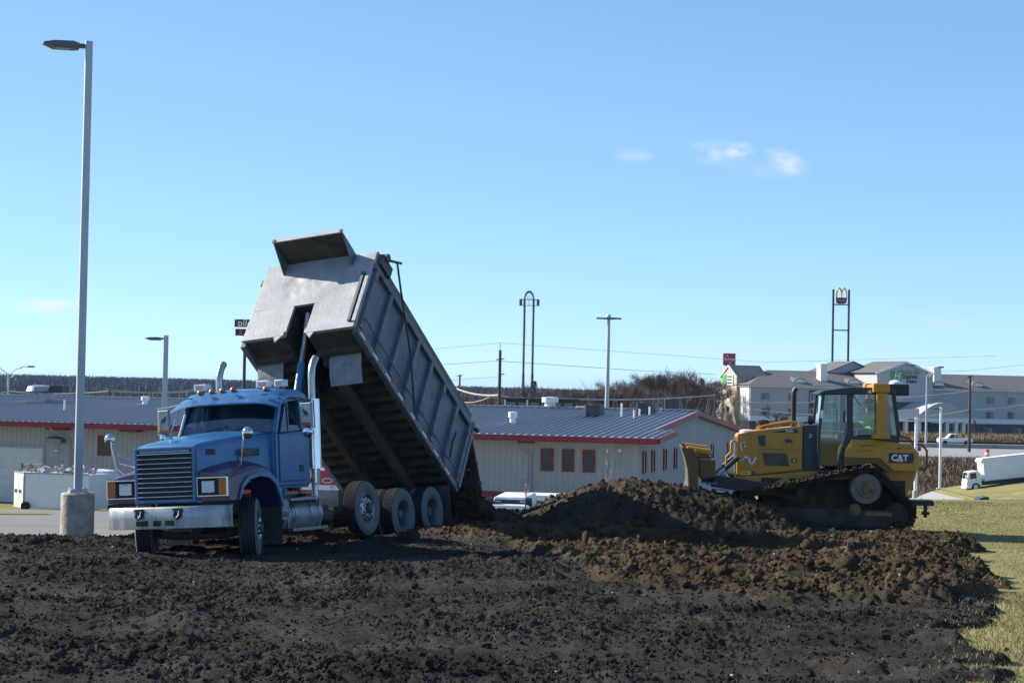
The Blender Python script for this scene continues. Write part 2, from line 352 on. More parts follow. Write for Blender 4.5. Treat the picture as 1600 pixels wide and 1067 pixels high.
GX, GY = np.meshgrid(xs, ys); GZ = gz(GX, GY)
def gridfaces(ny, nx):
    i = np.arange((ny-1)*nx).reshape(ny-1, nx)[:, :-1].ravel(); return np.stack([i, i+1, i+nx+1, i+nx], 1)
def grass_mat():
    m = mat('winter_grass', (.225,.205,.085), .95, 0, .2, .35, dirt=.3, dirtcol=(.17,.165,.055), bump=.5, bscale=30, dscale=.22, spec=.1)
    return m
K['grass'] = grass_mat()
K['weeds'] = mat('dry_weeds', (.17,.125,.07), .95, 0, .3, .25, dirt=.35, dirtcol=(.10,.10,.04), bump=.8, bscale=3, dscale=.15, spec=.1)
g = npmesh('ground', np.stack([GX.ravel(), GY.ravel(), GZ.ravel()], 1), gridfaces(len(ys), len(xs)), K['grass'], smooth=True); tag(g, kind='structure')

def sheet_on(name, poly_fn, x0, x1, y0, y1, nx, ny, m, lift=.006, label=None):
    a, b = np.meshgrid(np.linspace(x0, x1, nx), np.linspace(y0, y1, ny)); a2, b2 = poly_fn(a, b)
    z = gz(a2, b2)+lift
    o = npmesh(name, np.stack([a2.ravel(), b2.ravel(), z.ravel()], 1), gridfaces(ny, nx), m, smooth=True); tag(o, label, kind='structure'); return o
idn = lambda a, b: (a, b)
# yard road behind the lamp, with a verge beyond it and a small grass island
sheet_on('road', lambda a, b: (a, b+1.2*fbm(a*.4, b*.0+3, 4)*(b > 86)), -60, 4, 34, 90, 130, 112, K['asphalt'])
isl_a, isl_r = np.meshgrid(np.linspace(0, 2*np.pi, 28), np.linspace(0, 1, 6))
ix_, iy_ = -21.5+isl_r*4.6*np.cos(isl_a), 71+isl_r*3.6*np.sin(isl_a)
o = npmesh('grass_island', np.stack([ix_.ravel(), iy_.ravel(), (gz(ix_, iy_)+.03+.1*(1-isl_r**2)).ravel()], 1), gridfaces(6, 28), K['grass'], smooth=True); tag(o, kind='structure')
K['crack'] = mat('tar_line', (.05,.05,.052), .8, 0, .2, 4)
mb = MB(); pts = [(-30+.8*i, 44.6+.5*math.sin(i*.35)+.10*(i % 3)) for i in range(30)]
for (a, b), (c, d) in zip(pts, pts[1:]):
    mb.add([(a, b-.035, float(gz(a, b))+.011), (c, d-.035, float(gz(c, d))+.011), (c, d+.035, float(gz(c, d))+.011), (a, b+.035, float(gz(a, b))+.011)], [(0, 1, 2, 3)])
tag(mb.build('tar_seam', K['crack'], fix=False), kind='structure')
# lower car park and highway far right
sheet_on('car_park', idn, 12, 120, 128, 221, 60, 70, K['road'])
sheet_on('highway', idn, -150, 260, 236.5, 328, 60, 40, K['road'], .02)
sheet_on('embankment', idn, 5, 200, 221.5, 236.3, 80, 14, K['weeds'], .03)
sheet_on('roadside_bank', lambda a, b: (a, b), 20, 200, 330, 352, 80, 12, K['weeds'], .35)
sheet_on('ramp_verge', idn, 47.5, 110, 178, 221, 50, 36, K['grass'], .05)

# ---------------------------------------------------------------- bare soil: displaced surface
def soilmask(X, Y):
    """> 0 where soil lies on top"""
    n = fbm(X*.55, Y*.55, 21, 4)
    wob = 2.0*n
    # right edge against the lawn
    xr = np.interp(Y, [12, 19, 21.5, 23, 25.5, 28.5, 30, 33, 38, 40.8, 41.6, 44, 47], [4.6, 4.9, 5.5, 6.0, 7.0, 7.4, 7.6, 8.2, 9.2, 9.2, 8.6, 8.2, 8.0])
    e = (xr-X)+wob*1.1
    # patchy thin grass in the near right corner
    corner = sstep(1.5, 4.5, X-.18*(Y-20))*sstep(27.5, 24, Y)
    e = np.minimum(e+.35*fbm(X*2.5, Y*2.5, 33, 3), 2.0)-corner*.55*(fbm(X*1.3, Y*1.3, 31, 3)*3.0+.35)
    # far edge: the road on the left
    yf = np.interp(X, [-30, -9.5, -8.6, -7.4, -6.6, -4, -1, 3, 8, 20], [36.4, 36.6, 36.55, 36.9, 38.2, 39.5, 46.5, 47, 46.5, 46])
    e2 = (yf-Y)+wob*.55
    return np.minimum(e, e2)
def mound(X, Y):
    n = fbm(X*.8, Y*.8, 41, 3)
    r = np.hypot((X-2.75)/np.where(X > 2.75, 4.1, 2.9), (Y-41.3)/3.1)+n*.12
    a = .97*np.clip(1-np.maximum(r, 0)**1.55, 0, 1)
    r2 = np.hypot((X+1.45)/1.35, (Y-42.3)/1.8)+n*.12
    b = 1.15*np.clip(1-r2**1.15, 0, 1)
    r3 = np.hypot((X+.3)/2.6, (Y-41.8)/2.2)+n*.12
    c = .22*np.clip(1-r3, 0, 1)
    r4 = np.hypot((X+6.4)/1.5, (Y-38.2)/.9)+n*.3
    d = .30*np.clip(1-r4, 0, 1)
    return np.maximum(np.maximum(a, b), np.maximum(c, d))
def lumpy(X, Y):
    """0..1 where the freshly spread brown soil lies"""
    n = fbm(X*.5, Y*.5, 51, 4)
    yn = np.interp(X, [-2.5, 0, 1.2, 2.3, 4.0, 6.0, 8.0, 10], [37.8, 35.2, 31.5, 27.6, 26.9, 27.8, 28.6, 29.5])
    e = np.minimum(Y-yn, (39.0-Y))+3.2*n
    e = np.minimum(e, np.minimum((X+2.2)*1.2, (10.0-X))+1.5*n)
    return sstep(-.2, .8, e)
def dozer_pad(X, Y):
    u = (X-7.76)*math.cos(R(4))-(Y-42.55)*math.sin(R(4)); v = (X-7.76)*math.sin(R(4))+(Y-42.55)*math.cos(R(4))
    return sstep(3.0, 2.2, np.abs(u+.6))*sstep(1.9, 1.4, np.abs(v))
def soil(X, Y):
    wx = X+.22*fbm(X*3.1, Y*3.1, 61, 4, .65); wy = Y+.22*fbm(X*3.1+9, Y*3.1, 62, 4, .65)
    z = .16*fbm(X*.45, Y*.45, 1, 3)
    z += .10*fbm(wx*1.8, wy*2.4, 2, 4)
    d1, i1 = worley(wx*3.2, wy*3.2, 3); d2, i2 = worley(wx*7.5, wy*7.5, 5); d3, i3 = worley(wx*15, wy*15, 9)
    rough = .18+1.15*sstep(-.10, .22, fbm(X*.45, Y*.7, 13, 3))
    z += rough*(.055*(i1 > .55)*i1*np.clip(1-d1*1.5, 0, 1)**.7+.042*i2*np.clip(1-d2*1.45, 0, 1)**.6+.034*i3*np.clip(1-d3*1.5, 0, 1)**.6)
    z += (.025+.035*rough)*fbm(X*15, Y*9, 8, 3, .65)-.05*sstep(.14, .30, fbm(X*3.2, Y*2.0, 88, 3))
    # wheel and track ruts running across the front
    z -= .05*sstep(.62, .9, np.sin((Y+.35*X)*2.1+2.2*fbm(X*.15, Y*.3, 70, 2))*.5+.5)*sstep(34, 30, Y)
    L = lumpy(X, Y)
    e1, j1 = worley(wx*1.9+4, wy*1.9, 15); e2, j2 = worley(wx*4.3, wy*4.3, 17)
    L = L*(1-.85*dozer_pad(X, Y))
    z += L*(.10+.13*(j1 > .5)*j1*np.clip(1-e1*1.5, 0, 1)**.8+.055*j2*np.clip(1-e2*1.4, 0, 1)**.8+.20*fbm(wx*1.6, wy*1.6, 19, 5, .6)+.06*np.abs(fbm(wx*5, wy*5, 23, 4, .6))*2)
    m = mound(X, Y)
    z += m+np.minimum(m, .35)*.35*(.6*i2*np.clip(1-d2*1.4, 0, 1)**.6+.5*j2*np.clip(1-e2*1.4, 0, 1)**.6)
    # pressed flat where the lorry's wheels stand
    for (wx_, wy_) in WHEELS:
        t = np.exp(-(((X-wx_)**2+(Y-wy_)**2)/.45**2)); z = z*(1-t)+t*WHEELZ(wx_, wy_)
    k = soilmask(X, Y)
    z += .09+np.where(k < .5, (sstep(-.5, .5, k)-1)*.50, 0)
    return z
# lorry frame: front axle at TRUCK_T, lorry points towards the lower left of the view
TRUCK_T, TRUCK_YAW, TRUCK_ROLL, TRUCK_PITCH = Vector((-5.37, 33.5, -.05)), R(67), R(-4), R(.7)
TRM = Matrix.Translation(TRUCK_T) @ Matrix.Rotation(TRUCK_YAW, 4, 'Z') @ Matrix.Rotation(TRUCK_ROLL, 4, 'X') @ Matrix.Rotation(TRUCK_PITCH, 4, 'Y')
WHEELS = []; _wz = {}
for x_, ys_ in ((0, (-1.05, 1.05)), (5.66, (-1.0, 1.0)), (7.0, (-1.0, 1.0))):
    for y_ in ys_:
        p_ = TRM @ Vector((x_, y_, 0.0)); WHEELS.append((p_.x, p_.y)); _wz[(p_.x, p_.y)] = p_.z
WHEELZ = lambda a, b: _wz[(a, b)]-.02
SX = np.arange(-14.2, 13.6, .030); 
sy = [14.0]
while sy[-1] < 47: sy.append(sy[-1]+.0022*sy[-1])
SY = np.array(sy); AX, AY = np.meshgrid(SX, SY); AZ = soil(AX, AY)+np.where(AY > 38, gz(AX, AY), 0)
inner = (soilmask(GX, GY) > 1.3) & (GX > -14) & (GX < 13) & (GY > 14.5) & (GY < 46)
GZ2 = np.where(inner, GZ-.6, GZ); g.data.vertices.foreach_set('co', np.stack([GX.ravel(), GY.ravel(), GZ2.ravel()], 1).astype(np.float32).ravel()); g.data.update()
def soil_mat(name):
    m = bpy.data.materials.new(name); m.use_nodes = True; N, L = m.node_tree.nodes, m.node_tree.links; p = N['Principled BSDF']
    p.inputs['Roughness'].default_value = 1.0; p.inputs['Specular IOR Level'].default_value = .06
    at_ = N.new('ShaderNodeAttribute'); at_.attribute_name = 'brown'
    c = N.new('ShaderNodeTexCoord')
    def noise(s, d=5, r=.6):
        n = N.new('ShaderNodeTexNoise'); n.inputs['Scale'].default_value = s; n.inputs['Detail'].default_value = d; n.inputs['Roughness'].default_value = r; L.new(c.outputs['Object'], n.inputs['Vector']); return n.outputs['Fac']
    def mix(f, a, b):
        x = N.new('ShaderNodeMix'); x.data_type = 'RGBA'
        for i, v in ((0, f), (6, a), (7, b)):
            if isinstance(v, tuple): x.inputs[i].default_value = (*v, 1)
            elif isinstance(v, float): x.inputs[i].default_value = v
            else: L.new(v, x.inputs[i])
        return x.outputs[2]
    def rng(v, a, b, lo=0., hi=1.):
        r = N.new('ShaderNodeMapRange'); r.inputs['From Min'].default_value = a; r.inputs['From Max'].default_value = b; r.inputs['To Min'].default_value = lo; r.inputs['To Max'].default_value = hi; L.new(v, r.inputs['Value']); return r.outputs[0]
    grey = mix(rng(noise(1.7), .35, .65), (.029,.0265,.024), (.054,.049,.043))
    grey = mix(rng(noise(26, 3), .52, .75), grey, (.078,.072,.066))
    brown = mix(rng(noise(2.3), .35, .65), (.058,.041,.024), (.108,.078,.046))
    brown = mix(rng(noise(14, 3), .55, .72), brown, (.034,.028,.023))
    base = mix(at_.outputs['Fac'], grey, brown); pt = rng(noise(.42, 4, .6), .36, .64, .70, 1.35)
    mm = N.new('ShaderNodeMix'); mm.data_type = 'RGBA'; mm.blend_type = 'MULTIPLY'; mm.inputs[0].default_value = 1; L.new(base, mm.inputs[6]); L.new(pt, mm.inputs[7]); L.new(mm.outputs[2], p.inputs['Base Color'])
    b = N.new('ShaderNodeBump'); b.inputs['Strength'].default_value = 1.0; b.inputs['Distance'].default_value = .05; L.new(noise(30, 6, .75), b.inputs['Height']); L.new(b.outputs[0], p.inputs['Normal'])
    return m
K['soil'] = soil_mat('bare_soil')
o = npmesh('soil_ground', np.stack([AX.ravel(), AY.ravel(), AZ.ravel()], 1), gridfaces(len(SY), len(SX)), K['soil'], smooth=False)
brown = np.clip(lumpy(AX, AY)*.9+sstep(.05, .35, mound(AX, AY))*.55+.25*sstep(.1, .3, fbm(AX*.35, AY*.35, 90, 3)), 0, 1)
at_ = o.data.attributes.new('brown', 'FLOAT', 'POINT'); at_.data.foreach_set('value', brown.ravel().astype(np.float32))
tag(o, kind='structure')
def soil_at(x, y): return float(soil(np.array([x]), np.array([y]))[0]+(gz(x, y) if y > 38 else 0))

# loose clods lying on the soil: too many to count, one mass
def ico():
    t = (1+5**.5)/2; v = np.array([(-1,t,0),(1,t,0),(-1,-t,0),(1,-t,0),(0,-1,t),(0,1,t),(0,-1,-t),(0,1,-t),(t,0,-1),(t,0,1),(-t,0,-1),(-t,0,1)], float); v /= np.linalg.norm(v[0])
    f = [(0,11,5),(0,5,1),(0,1,7),(0,7,10),(0,10,11),(1,5,9),(5,11,4),(11,10,2),(10,7,6),(7,1,8),(3,9,4),(3,4,2),(3,2,6),(3,6,8),(3,8,9),(4,9,5),(2,4,11),(6,2,10),(8,6,7),(9,8,1)]
    return v, np.array(f)
def octa():
    v = np.array([(1,0,0),(-1,0,0),(0,1,0),(0,-1,0),(0,0,1),(0,0,-1)], float); return v, np.array([(0,2,4),(2,1,4),(1,3,4),(3,0,4),(2,0,5),(1,2,5),(3,1,5),(0,3,5)])
def ico2():
    v, f = ico(); v = list(map(tuple, v)); cache = {}; nf = []
    def mid(a, b):
        k = (min(a, b), max(a, b))
        if k not in cache:
            q = (np.array(v[a])+np.array(v[b]))/2; v.append(tuple(q/np.linalg.norm(q))); cache[k] = len(v)-1
        return cache[k]
    for a, b, c in f:
        x, y, z = mid(a, b), mid(b, c), mid(c, a); nf += [(a,x,z),(b,y,x),(c,z,y),(x,y,z)]
    return np.array(v), np.array(nf)
def clods(name, P, S, B, sub=False, label=None, m='soil'):
    V0, F0 = ico2() if sub == 2 else (octa() if sub == 'o' else ico()); n, k = len(P), len(V0)
    a = RNG.normal(size=(n, 3, 3)); q, _ = np.linalg.qr(a)
    V = V0[None]*(1+RNG.uniform(-.45, .40, (n, k, 1)))*RNG.uniform(.5, 1.2, (n, 1, 3))
    V = np.einsum('nij,nkj->nki', q, V)*S[:, None, None]+P[:, None, :]
    F = (F0[None]+(np.arange(n)*k)[:, None, None]).reshape(-1, 3)
    o = npmesh(name, V.reshape(-1, 3), F, K[m]); tag(o, label, kind='stuff')
    at = o.data.attributes.new('brown', 'FLOAT', 'POINT'); at.data.foreach_set('value', np.repeat(B, k).astype(np.float32)); return o
def scatter(n, x0, x1, y0, y1, smin, smax, fn=None, pw=3.0):
    X, Y = RNG.uniform(x0, x1, n), RNG.uniform(y0, y1, n); keep = soilmask(X, Y) > .1
    if fn is not None: keep &= RNG.uniform(0, 1, n) < fn(X, Y)
    X, Y = X[keep], Y[keep]; S = smin+(smax-smin)*RNG.uniform(0, 1, len(X))**pw
    Z = soil(X, Y)+np.where(Y > 38, gz(X, Y), 0)+S*.25
    B = np.clip(lumpy(X, Y)*.9+sstep(.05, .35, mound(X, Y))*.6+RNG.uniform(-.2, .25, len(X)), 0, 1)
    return np.stack([X, Y, Z], 1), S, B
P, S, B = scatter(135000, -12.5, 11, 17.5, 40, .010, .034, lambda x, y: np.where(np.abs(x) < .29*y, np.clip(.25+1.3*sstep(-.10, .22, fbm(x*.45, y*.7, 13, 3)), 0, 1), 0), 2.2); clods('loose_soil_crumbs', P, S, B, 'o')
P, S, B = scatter(16000, -3, 10, 25, 45, .015, .062, lambda x, y: np.clip(lumpy(x, y)+2*mound(x, y), 0, 1), 3.0); clods('brown_soil_clods', P, S, B)
P, S, B = scatter(700, -2, 10, 26, 44, .05, .15, lambda x, y: np.clip(lumpy(x, y), 0, 1), 3.0); clods('big_soil_clods', P, S, B, 2)
P, S, B = scatter(500, -13, 9, 16, 44, .025, .07, None, 3); clods('grey_soil_clods', P, S, B, 2)

K['stone'] = mat('pale_stones', (.30,.275,.24), .9, 0, .3, 8)
P, S, B = scatter(900, -12, 10, 17, 42, .008, .034, lambda x, y: .35+.65*lumpy(x, y), 3); clods('pale_stones', P, S, B, False, None, 'stone')
# grass blades where the lawn comes near
def blades(name, n, x0, x1, y0, y1, hmin, hmax, cond, m, onsoil=False):
    X, Y = RNG.uniform(x0, x1, n), RNG.uniform(y0, y1, n); k = cond(X, Y); X, Y = X[k], Y[k]; n = len(X)
    h = RNG.uniform(hmin, hmax, n); a = RNG.uniform(0, 2*np.pi, n); w = .003+.00013*Y; le = RNG.uniform(.1, .8, n)*h
    Z = (soil(X, Y) if onsoil else gz(X, Y))-.01; dx, dy = np.cos(a), np.sin(a)
    b = RNG.uniform(0, 2*np.pi, n)
    v = np.stack([np.stack([X-dx*w, Y-dy*w, Z], 1), np.stack([X+dx*w, Y+dy*w, Z], 1), np.stack([X+np.cos(b)*le, Y+np.sin(b)*le, Z+h], 1)], 1)
    o = npmesh(name, v.reshape(-1, 3), np.arange(3*n).reshape(-1, 3), m); tag(o, kind='stuff'); return o
K['blade'] = mat('dry_grass_blades', (.28,.25,.115), .85, 0, .4, 1.2, dirt=.5, dirtcol=(.13,.145,.055), dscale=.8, spec=.2)
blades('lawn_grass', 190000, 8, 21, 29, 56, .015, .04, lambda x, y: (soilmask(x, y) < .25) & (x < .30*y), K['blade'])
blades('verge_grass', 130000, 1.5, 10.5, 17, 30, .02, .075, lambda x, y: (soilmask(x, y) < .35) & (x < .30*y), K['blade'])
blades('soil_weeds', 1500, -12, 6, 18, 36, .03, .10, lambda x, y: fbm(x*.6, y*.6, 77, 3) > .235, K['blade'], True)
blades('edge_grass', 60000, 1, 11, 17, 40, .02, .075, lambda x, y: (soilmask(x, y) > .0) & (soilmask(x, y)+1.6*fbm(x*2.2, y*2.2, 78, 3) < .62) & (x < .30*y), K['blade'], True)
# ---------------------------------------------------------------- the tipping lorry (x back, -y towards the viewer's side, z up)
truck = thing('dump_truck', 'blue conventional dump truck with purple fenders tipping its raised grey bed', 'dump truck')
truck.matrix_world = TRM
def mirror(pts): return [(x, -y, z) for x, y, z in pts]
# frame rails and underparts
mb = MB()
for s in (-1, 1): mb.box(-.55, 8.1, s*.40, s*.48, .76, 1.03)
for x in (.2, 1.6, 3.0, 4.4, 5.2, 6.3, 7.4, 8.0): mb.box(x, x+.12, -.40, .40, .80, .98)
mb.build('chassis_frame', K['greydark'], truck, bevel=.008)
mb = MB()
for s in (-1, 1): mb.box(2.95, 4.25, s*.485, s*.50, .74, 1.06)
mb.build('frame_side_plate', K['dullalu'], truck)
mb = MB(); mb.tube([(0,-.95,.50),(0,-.5,.42),(0,.5,.42),(0,.95,.50)], .07, 8)
for s in (-1, 1): mb.bar((-.7, s*.44, .62), (.75, s*.44, .62), .09, .05); mb.bar((-.7, s*.44, .62), (-.7, s*.44, .8), .06)
mb.build('front_axle', K['greydark'], truck)
mb = MB(); mb.box(-.45, .75, -.33, .33, .72, 1.35); mb.box(.75, 1.9, -.25, .25, .66, 1.1); mb.box(-.5,-.42,-.45,.45,1.0,1.9); mb.tube([(-.35,-.2,.62),(.4,-.2,.58)], .16, 10)
mb.build('engine', K['black'], truck)
# bonnet
def hood_ring(x, w, zt, zb, crown, r=.12):
    pts = [(x, -w, zb), (x, -w, zt-r)]
    for i in range(1, 5): a = math.pi/2*i/4; pts.append((x, -w+r*(1-math.cos(a)), zt-r+r*math.sin(a)))
    for t in (-.6, -.3, 0, .3, .6): pts.append((x, t*w, zt+crown*(1-(t/.85)**2)))
    for i in range(3, -1, -1): a = math.pi/2*i/4; pts.append((x, w-r*(1-math.cos(a)), zt-r+r*math.sin(a)))
    pts += [(x, w, zt-r), (x, w, zb)]
    return pts
rings = [hood_ring(-.965, .60, 1.93, 1.02, .01, .06), hood_ring(-.95, .625, 1.965, 1.0, .02, .09), hood_ring(-.88, .635, 2.0, 1.0, .035, .1), hood_ring(-.6, .66, 2.045, 1.1, .05), hood_ring(-.2, .70, 2.09, 1.2, .06), hood_ring(.3, .77, 2.13, 1.3, .06), hood_ring(.7, .85, 2.165, 1.3, .055), hood_ring(1.02, .93, 2.19, 1.25, .045)]
hood = MB().loft(rings, True).build('hood', K['blue'], truck, smooth=True)
for s in (-1, 1): MB().box(.16, .70, s*.80, s*.868, 1.77, 1.90).build('hood_vent', K['greydark'], hood, bevel=.01)
text('number_lettering', '330A', .15, K['greytxt'], hood, Matrix.Translation((-.60,-.675,1.85)) @ Matrix.Rotation(R(-7), 4, 'Z') @ Matrix.Rotation(R(90), 4, 'X'), .006, 0, .85)
mb = MB(); mb.tube([(-.8,0,2.02),(-.8,0,2.10)], .02, 6); mb.add([(-.86,-.02,2.10),(-.74,-.02,2.09),(-.72,.02,2.13),(-.80,.02,2.17),(-.87,.02,2.20),(-.88,-.02,2.15),(-.76,-.02,2.14)], [(0,1,2,3,4,5),(0,5,6,1),(1,6,2),(3,4,5,6,2)])
mb.build('hood_ornament', K['chrome'], hood)
# grille: surround, dark mesh and ten bright bars
gr = MB()
for y0, y1, z0, z1 in ((-.60,-.545,1.02,1.965),(.545,.60,1.02,1.965),(-.545,.545,1.905,1.965),(-.545,.545,1.02,1.075)): gr.box(-1.01, -.955, y0, y1, z0, z1)
grille = gr.build('grille', K['blue'], truck, bevel=.012)
MB().box(-.985, -.968, -.545, .545, 1.075, 1.905).build('grille_mesh', K['dark'], grille)
slat = MB().add([(-1.02,-.54,-.008),(-1.02,.54,-.008),(-1.005,.54,.008),(-1.005,-.54,.008),(-.975,-.54,-.004),(-.975,.54,-.004)], [(0,1,2,3),(3,2,5,4),(4,5,1,0),(0,3,4),(1,5,2)]).mesh('slat')
for i in range(10):
    o = link('slat', slat, K['chrome'], grille); o.location = (0, 0, 1.125+i*.0805)
MB().box(-1.0, -.97, -.5, .5, 1.872, 1.902).build('grille_header', K['dullalu'], grille)
# fenders
def fender(s):
    prof = [(-.90,1.03),(-.93,1.20),(-.92,1.42),(-.80,1.47),(-.45,1.53),(-.05,1.60),(.25,1.60),(.48,1.54),(.66,1.38),(.80,1.10),(.88,.86)]
    arch = [(.80,.86),(.71,1.08),(.57,1.27),(.36,1.38),(.05,1.41),(-.28,1.36),(-.50,1.22),(-.62,1.03)]
    rows = []
    for t, dz in ((0,.11),(.35,.085),(.65,.05),(.85,.015),(.95,-.02),(1.0,-.06)):
        y = s*(.60+t*.60); rows.append([(x, y, z+dz*(1 if .0 < i < len(prof)-1 else 0)-(.0 if t < 1 else .0)) for i, (x, z) in enumerate(prof)])
    mb = MB().sheet(rows)
    outer = [(x, z-.06 if 0 < i < len(prof)-1 else z) for i, (x, z) in enumerate(prof)]
    a = [(x, s*1.2, z) for x, z in outer]; k = len(a)
    b = [(x, s*1.21, z) for x, z in arch][::-1]
    # outer face between the top edge and the arch
    idx = np.linspace(0, len(b)-1, k).round().astype(int); mb.sheet([a, [b[i] for i in idx]])
    mb.sheet([[(x, s*1.21, z) for x, z in arch], [(x, s*.72, z+.02) for x, z in arch]])
    mb.add([(-.93,s*.60,1.03),(-.93,s*1.2,1.03),(-.93,s*1.2,1.40),(-.92,s*.60,1.52)], [(0,1,2,3)])
    f = mb.build('fender', K['fenderpaint'], truck, smooth=True)
    lip = MB()
    big = [(x*1.0+(.075 if x > .05 else -.02)*(1 if z < 1.35 else .3), z+.075*(1 if z > 1.2 else .2)) for x, z in arch]
    lip.sheet([[(x, s*1.245, z) for x, z in arch], [(x, s*1.24, z) for x, z in big]], (0, -s*.05, 0)); lip.build('wheel_arch_flare', K['blue'], f, smooth=True)
    # lamp: bezel, recess, lens and turn signal
    y0, y1 = s*.615, s*1.20
    hl = MB()
    for a_, b_, c, d in ((.60,.625,1.10,1.43),(1.185,1.21,1.10,1.43),(.625,1.185,1.10,1.125),(.625,1.185,1.405,1.43)): hl.box(-.975, -.935, s*a_, s*b_, c, d)
    h = hl.build('headlight', K['chrome'], truck, bevel=.006)
    MB().box(-.95, -.936, s*.625, s*1.02, 1.125, 1.405).build('recess', K['dark'], h)
    MB().box(-.968, -.951, s*.70, s*.95, 1.165, 1.365).build('lens', K['lens'], h, bevel=.01)
    MB().box(-.968, -.937, s*1.03, s*1.183, 1.13, 1.40).build('turn_signal', K['amber'], h, bevel=.008)
def fender_paint():
    m = mat('purple_to_blue_paint', (.06,.013,.062), .35, 0, .15, 3, dirt=.12, coat=.4); N, L = m.node_tree.nodes, m.node_tree.links
    p = N['Principled BSDF']; src = p.inputs['Base Color'].links[0].from_socket
    tcn = N.new('ShaderNodeTexCoord'); sp = N.new('ShaderNodeSeparateXYZ'); L.new(tcn.outputs['Object'], sp.inputs[0])
    nn = N.new('ShaderNodeTexNoise'); nn.inputs['Scale'].default_value = 2.2; L.new(tcn.outputs['Object'], nn.inputs['Vector'])
    ad = N.new('ShaderNodeMath'); ad.operation = 'MULTIPLY_ADD'; ad.inputs[1].default_value = .9; L.new(nn.outputs['Fac'], ad.inputs[0]); L.new(sp.outputs['X'], ad.inputs[2])
    mr = N.new('ShaderNodeMapRange'); mr.inputs['From Min'].default_value = .15; mr.inputs['From Max'].default_value = .75; mr.inputs['To Max'].default_value = .8; L.new(ad.outputs[0], mr.inputs['Value'])
    mx = N.new('ShaderNodeMix'); mx.data_type = 'RGBA'; L.new(mr.outputs[0], mx.inputs[0]); L.new(src, mx.inputs[6]); mx.inputs[7].default_value = (.025,.035,.15,1); L.new(mx.outputs[2], p.inputs['Base Color']); return m
K['fenderpaint'] = fender_paint()
fender(-1); fender(1)
# bumper with swept ends, tow hooks and slots
def bx(y): return -1.18+.30*(abs(y)/1.22)**3.2
ysb = [-1.22,-1.17,-1.08,-.95,-.75,-.5,-.25,0,.25,.5,.75,.95,1.08,1.17,1.22]
prof = [(.02,.585),(-.02,.592),(-.022,.76),(-.02,.925),(.0,.955),(.06,.96)]
bump = MB().sheet([[(bx(y)+dx, y, z) for y in ysb] for dx, z in prof], (.05,0,0)).build('bumper', K['alu'], truck, smooth=True)
mb = MB()
for y0, y1 in ((-.28,-.12),(-.02,.12),(.24,.46)): mb.box(bx(0)-.035, bx(0)-.012, y0, y1, .64, .73)
mb.build('bumper_slot', K['dark'], bump)
for y in (-.36, .40):
    MB().tube([(-1.20,y-.05,.90),(-1.235,y-.05,.80),(-1.24,y,.755),(-1.235,y+.05,.80),(-1.20,y+.05,.90)], .024, 8).box(-1.225,-1.19,y-.085,y+.085,.86,.93).build('tow_hook', K['navy'], bump, smooth=True)
# cab
XW0, XW1, ZW0, ZW1 = 1.0, 1.30, 2.16, 2.76
mb = MB()
for s in (-1, 1):
    mb.box(1.0, 2.22, s*.985, s*1.03, 1.22, 2.15)                                   # side below the window
    mb.add([(1.0,s*1.02,2.15),(1.10,s*1.02,2.15),(1.38,s*.97,2.80),(1.28,s*.97,2.80),(1.0,s*.95,2.15),(1.10,s*.95,2.15),(1.38,s*.90,2.80),(1.28,s*.90,2.80)], [(0,1,2,3),(7,6,5,4),(0,4,5,1),(1,5,6,2),(2,6,7,3),(3,7,4,0)])
    mb.add([(1.93,s*1.02,2.15),(2.22,s*1.02,2.15),(2.22,s*.96,2.82),(1.95,s*.96,2.82),(1.93,s*.96,2.15),(2.22,s*.96,2.15),(2.22,s*.90,2.82),(1.95,s*.90,2.82)], [(0,1,2,3),(7,6,5,4),(0,4,5,1),(1,5,6,2),(2,6,7,3),(3,7,4,0)])
mb.box(2.17, 2.22, -1.0, 1.0, 1.22, 2.82); mb.box(.98, 1.03, -.985, .985, 1.22, 2.16); mb.box(1.0, 2.2, -1.0, 1.0, 1.17, 1.22)
cab = mb.build('cab', K['blue'], truck, bevel=.015)
def roof_ring(x, zc, zs, w):
    return [(x, -w, zs-.10), (x, -w*.985, zs), (x, -w*.9, zs+.6*(zc-zs)), (x, -w*.6, zc-.02), (x, 0, zc), (x, w*.6, zc-.02), (x, w*.9, zs+.6*(zc-zs)), (x, w*.985, zs), (x, w, zs-.10)]
MB().loft([roof_ring(1.22,2.86,2.80,1.0), roof_ring(1.32,2.97,2.86,1.01), roof_ring(1.6,3.0,2.90,1.01), roof_ring(2.0,2.98,2.90,1.01), roof_ring(2.2,2.93,2.86,1.0), roof_ring(2.27,2.84,2.78,.97)]).build('cab_roof', K['blue'], truck, smooth=True)
rows = []
for t in (0, .33, .67, 1):
    x = 1.27-.42*t; z = 2.90-.17*t-.02*t*t
    rows.append([(x+.10*(abs(v)**3), v*1.13, z-.10*abs(v)**4-.012*t*(abs(v)**2)) for v in np.linspace(-1, 1, 15)])
vis = MB().sheet(rows, (.004, 0, .022)).build('sun_visor', K['visor'], truck, smooth=True)
for y in (.75, .25, -.28, -.80): MB().box(1.0, 1.06, y-.05, y+.05, 2.84, 2.855).build('visor_strap', K['black'], vis)
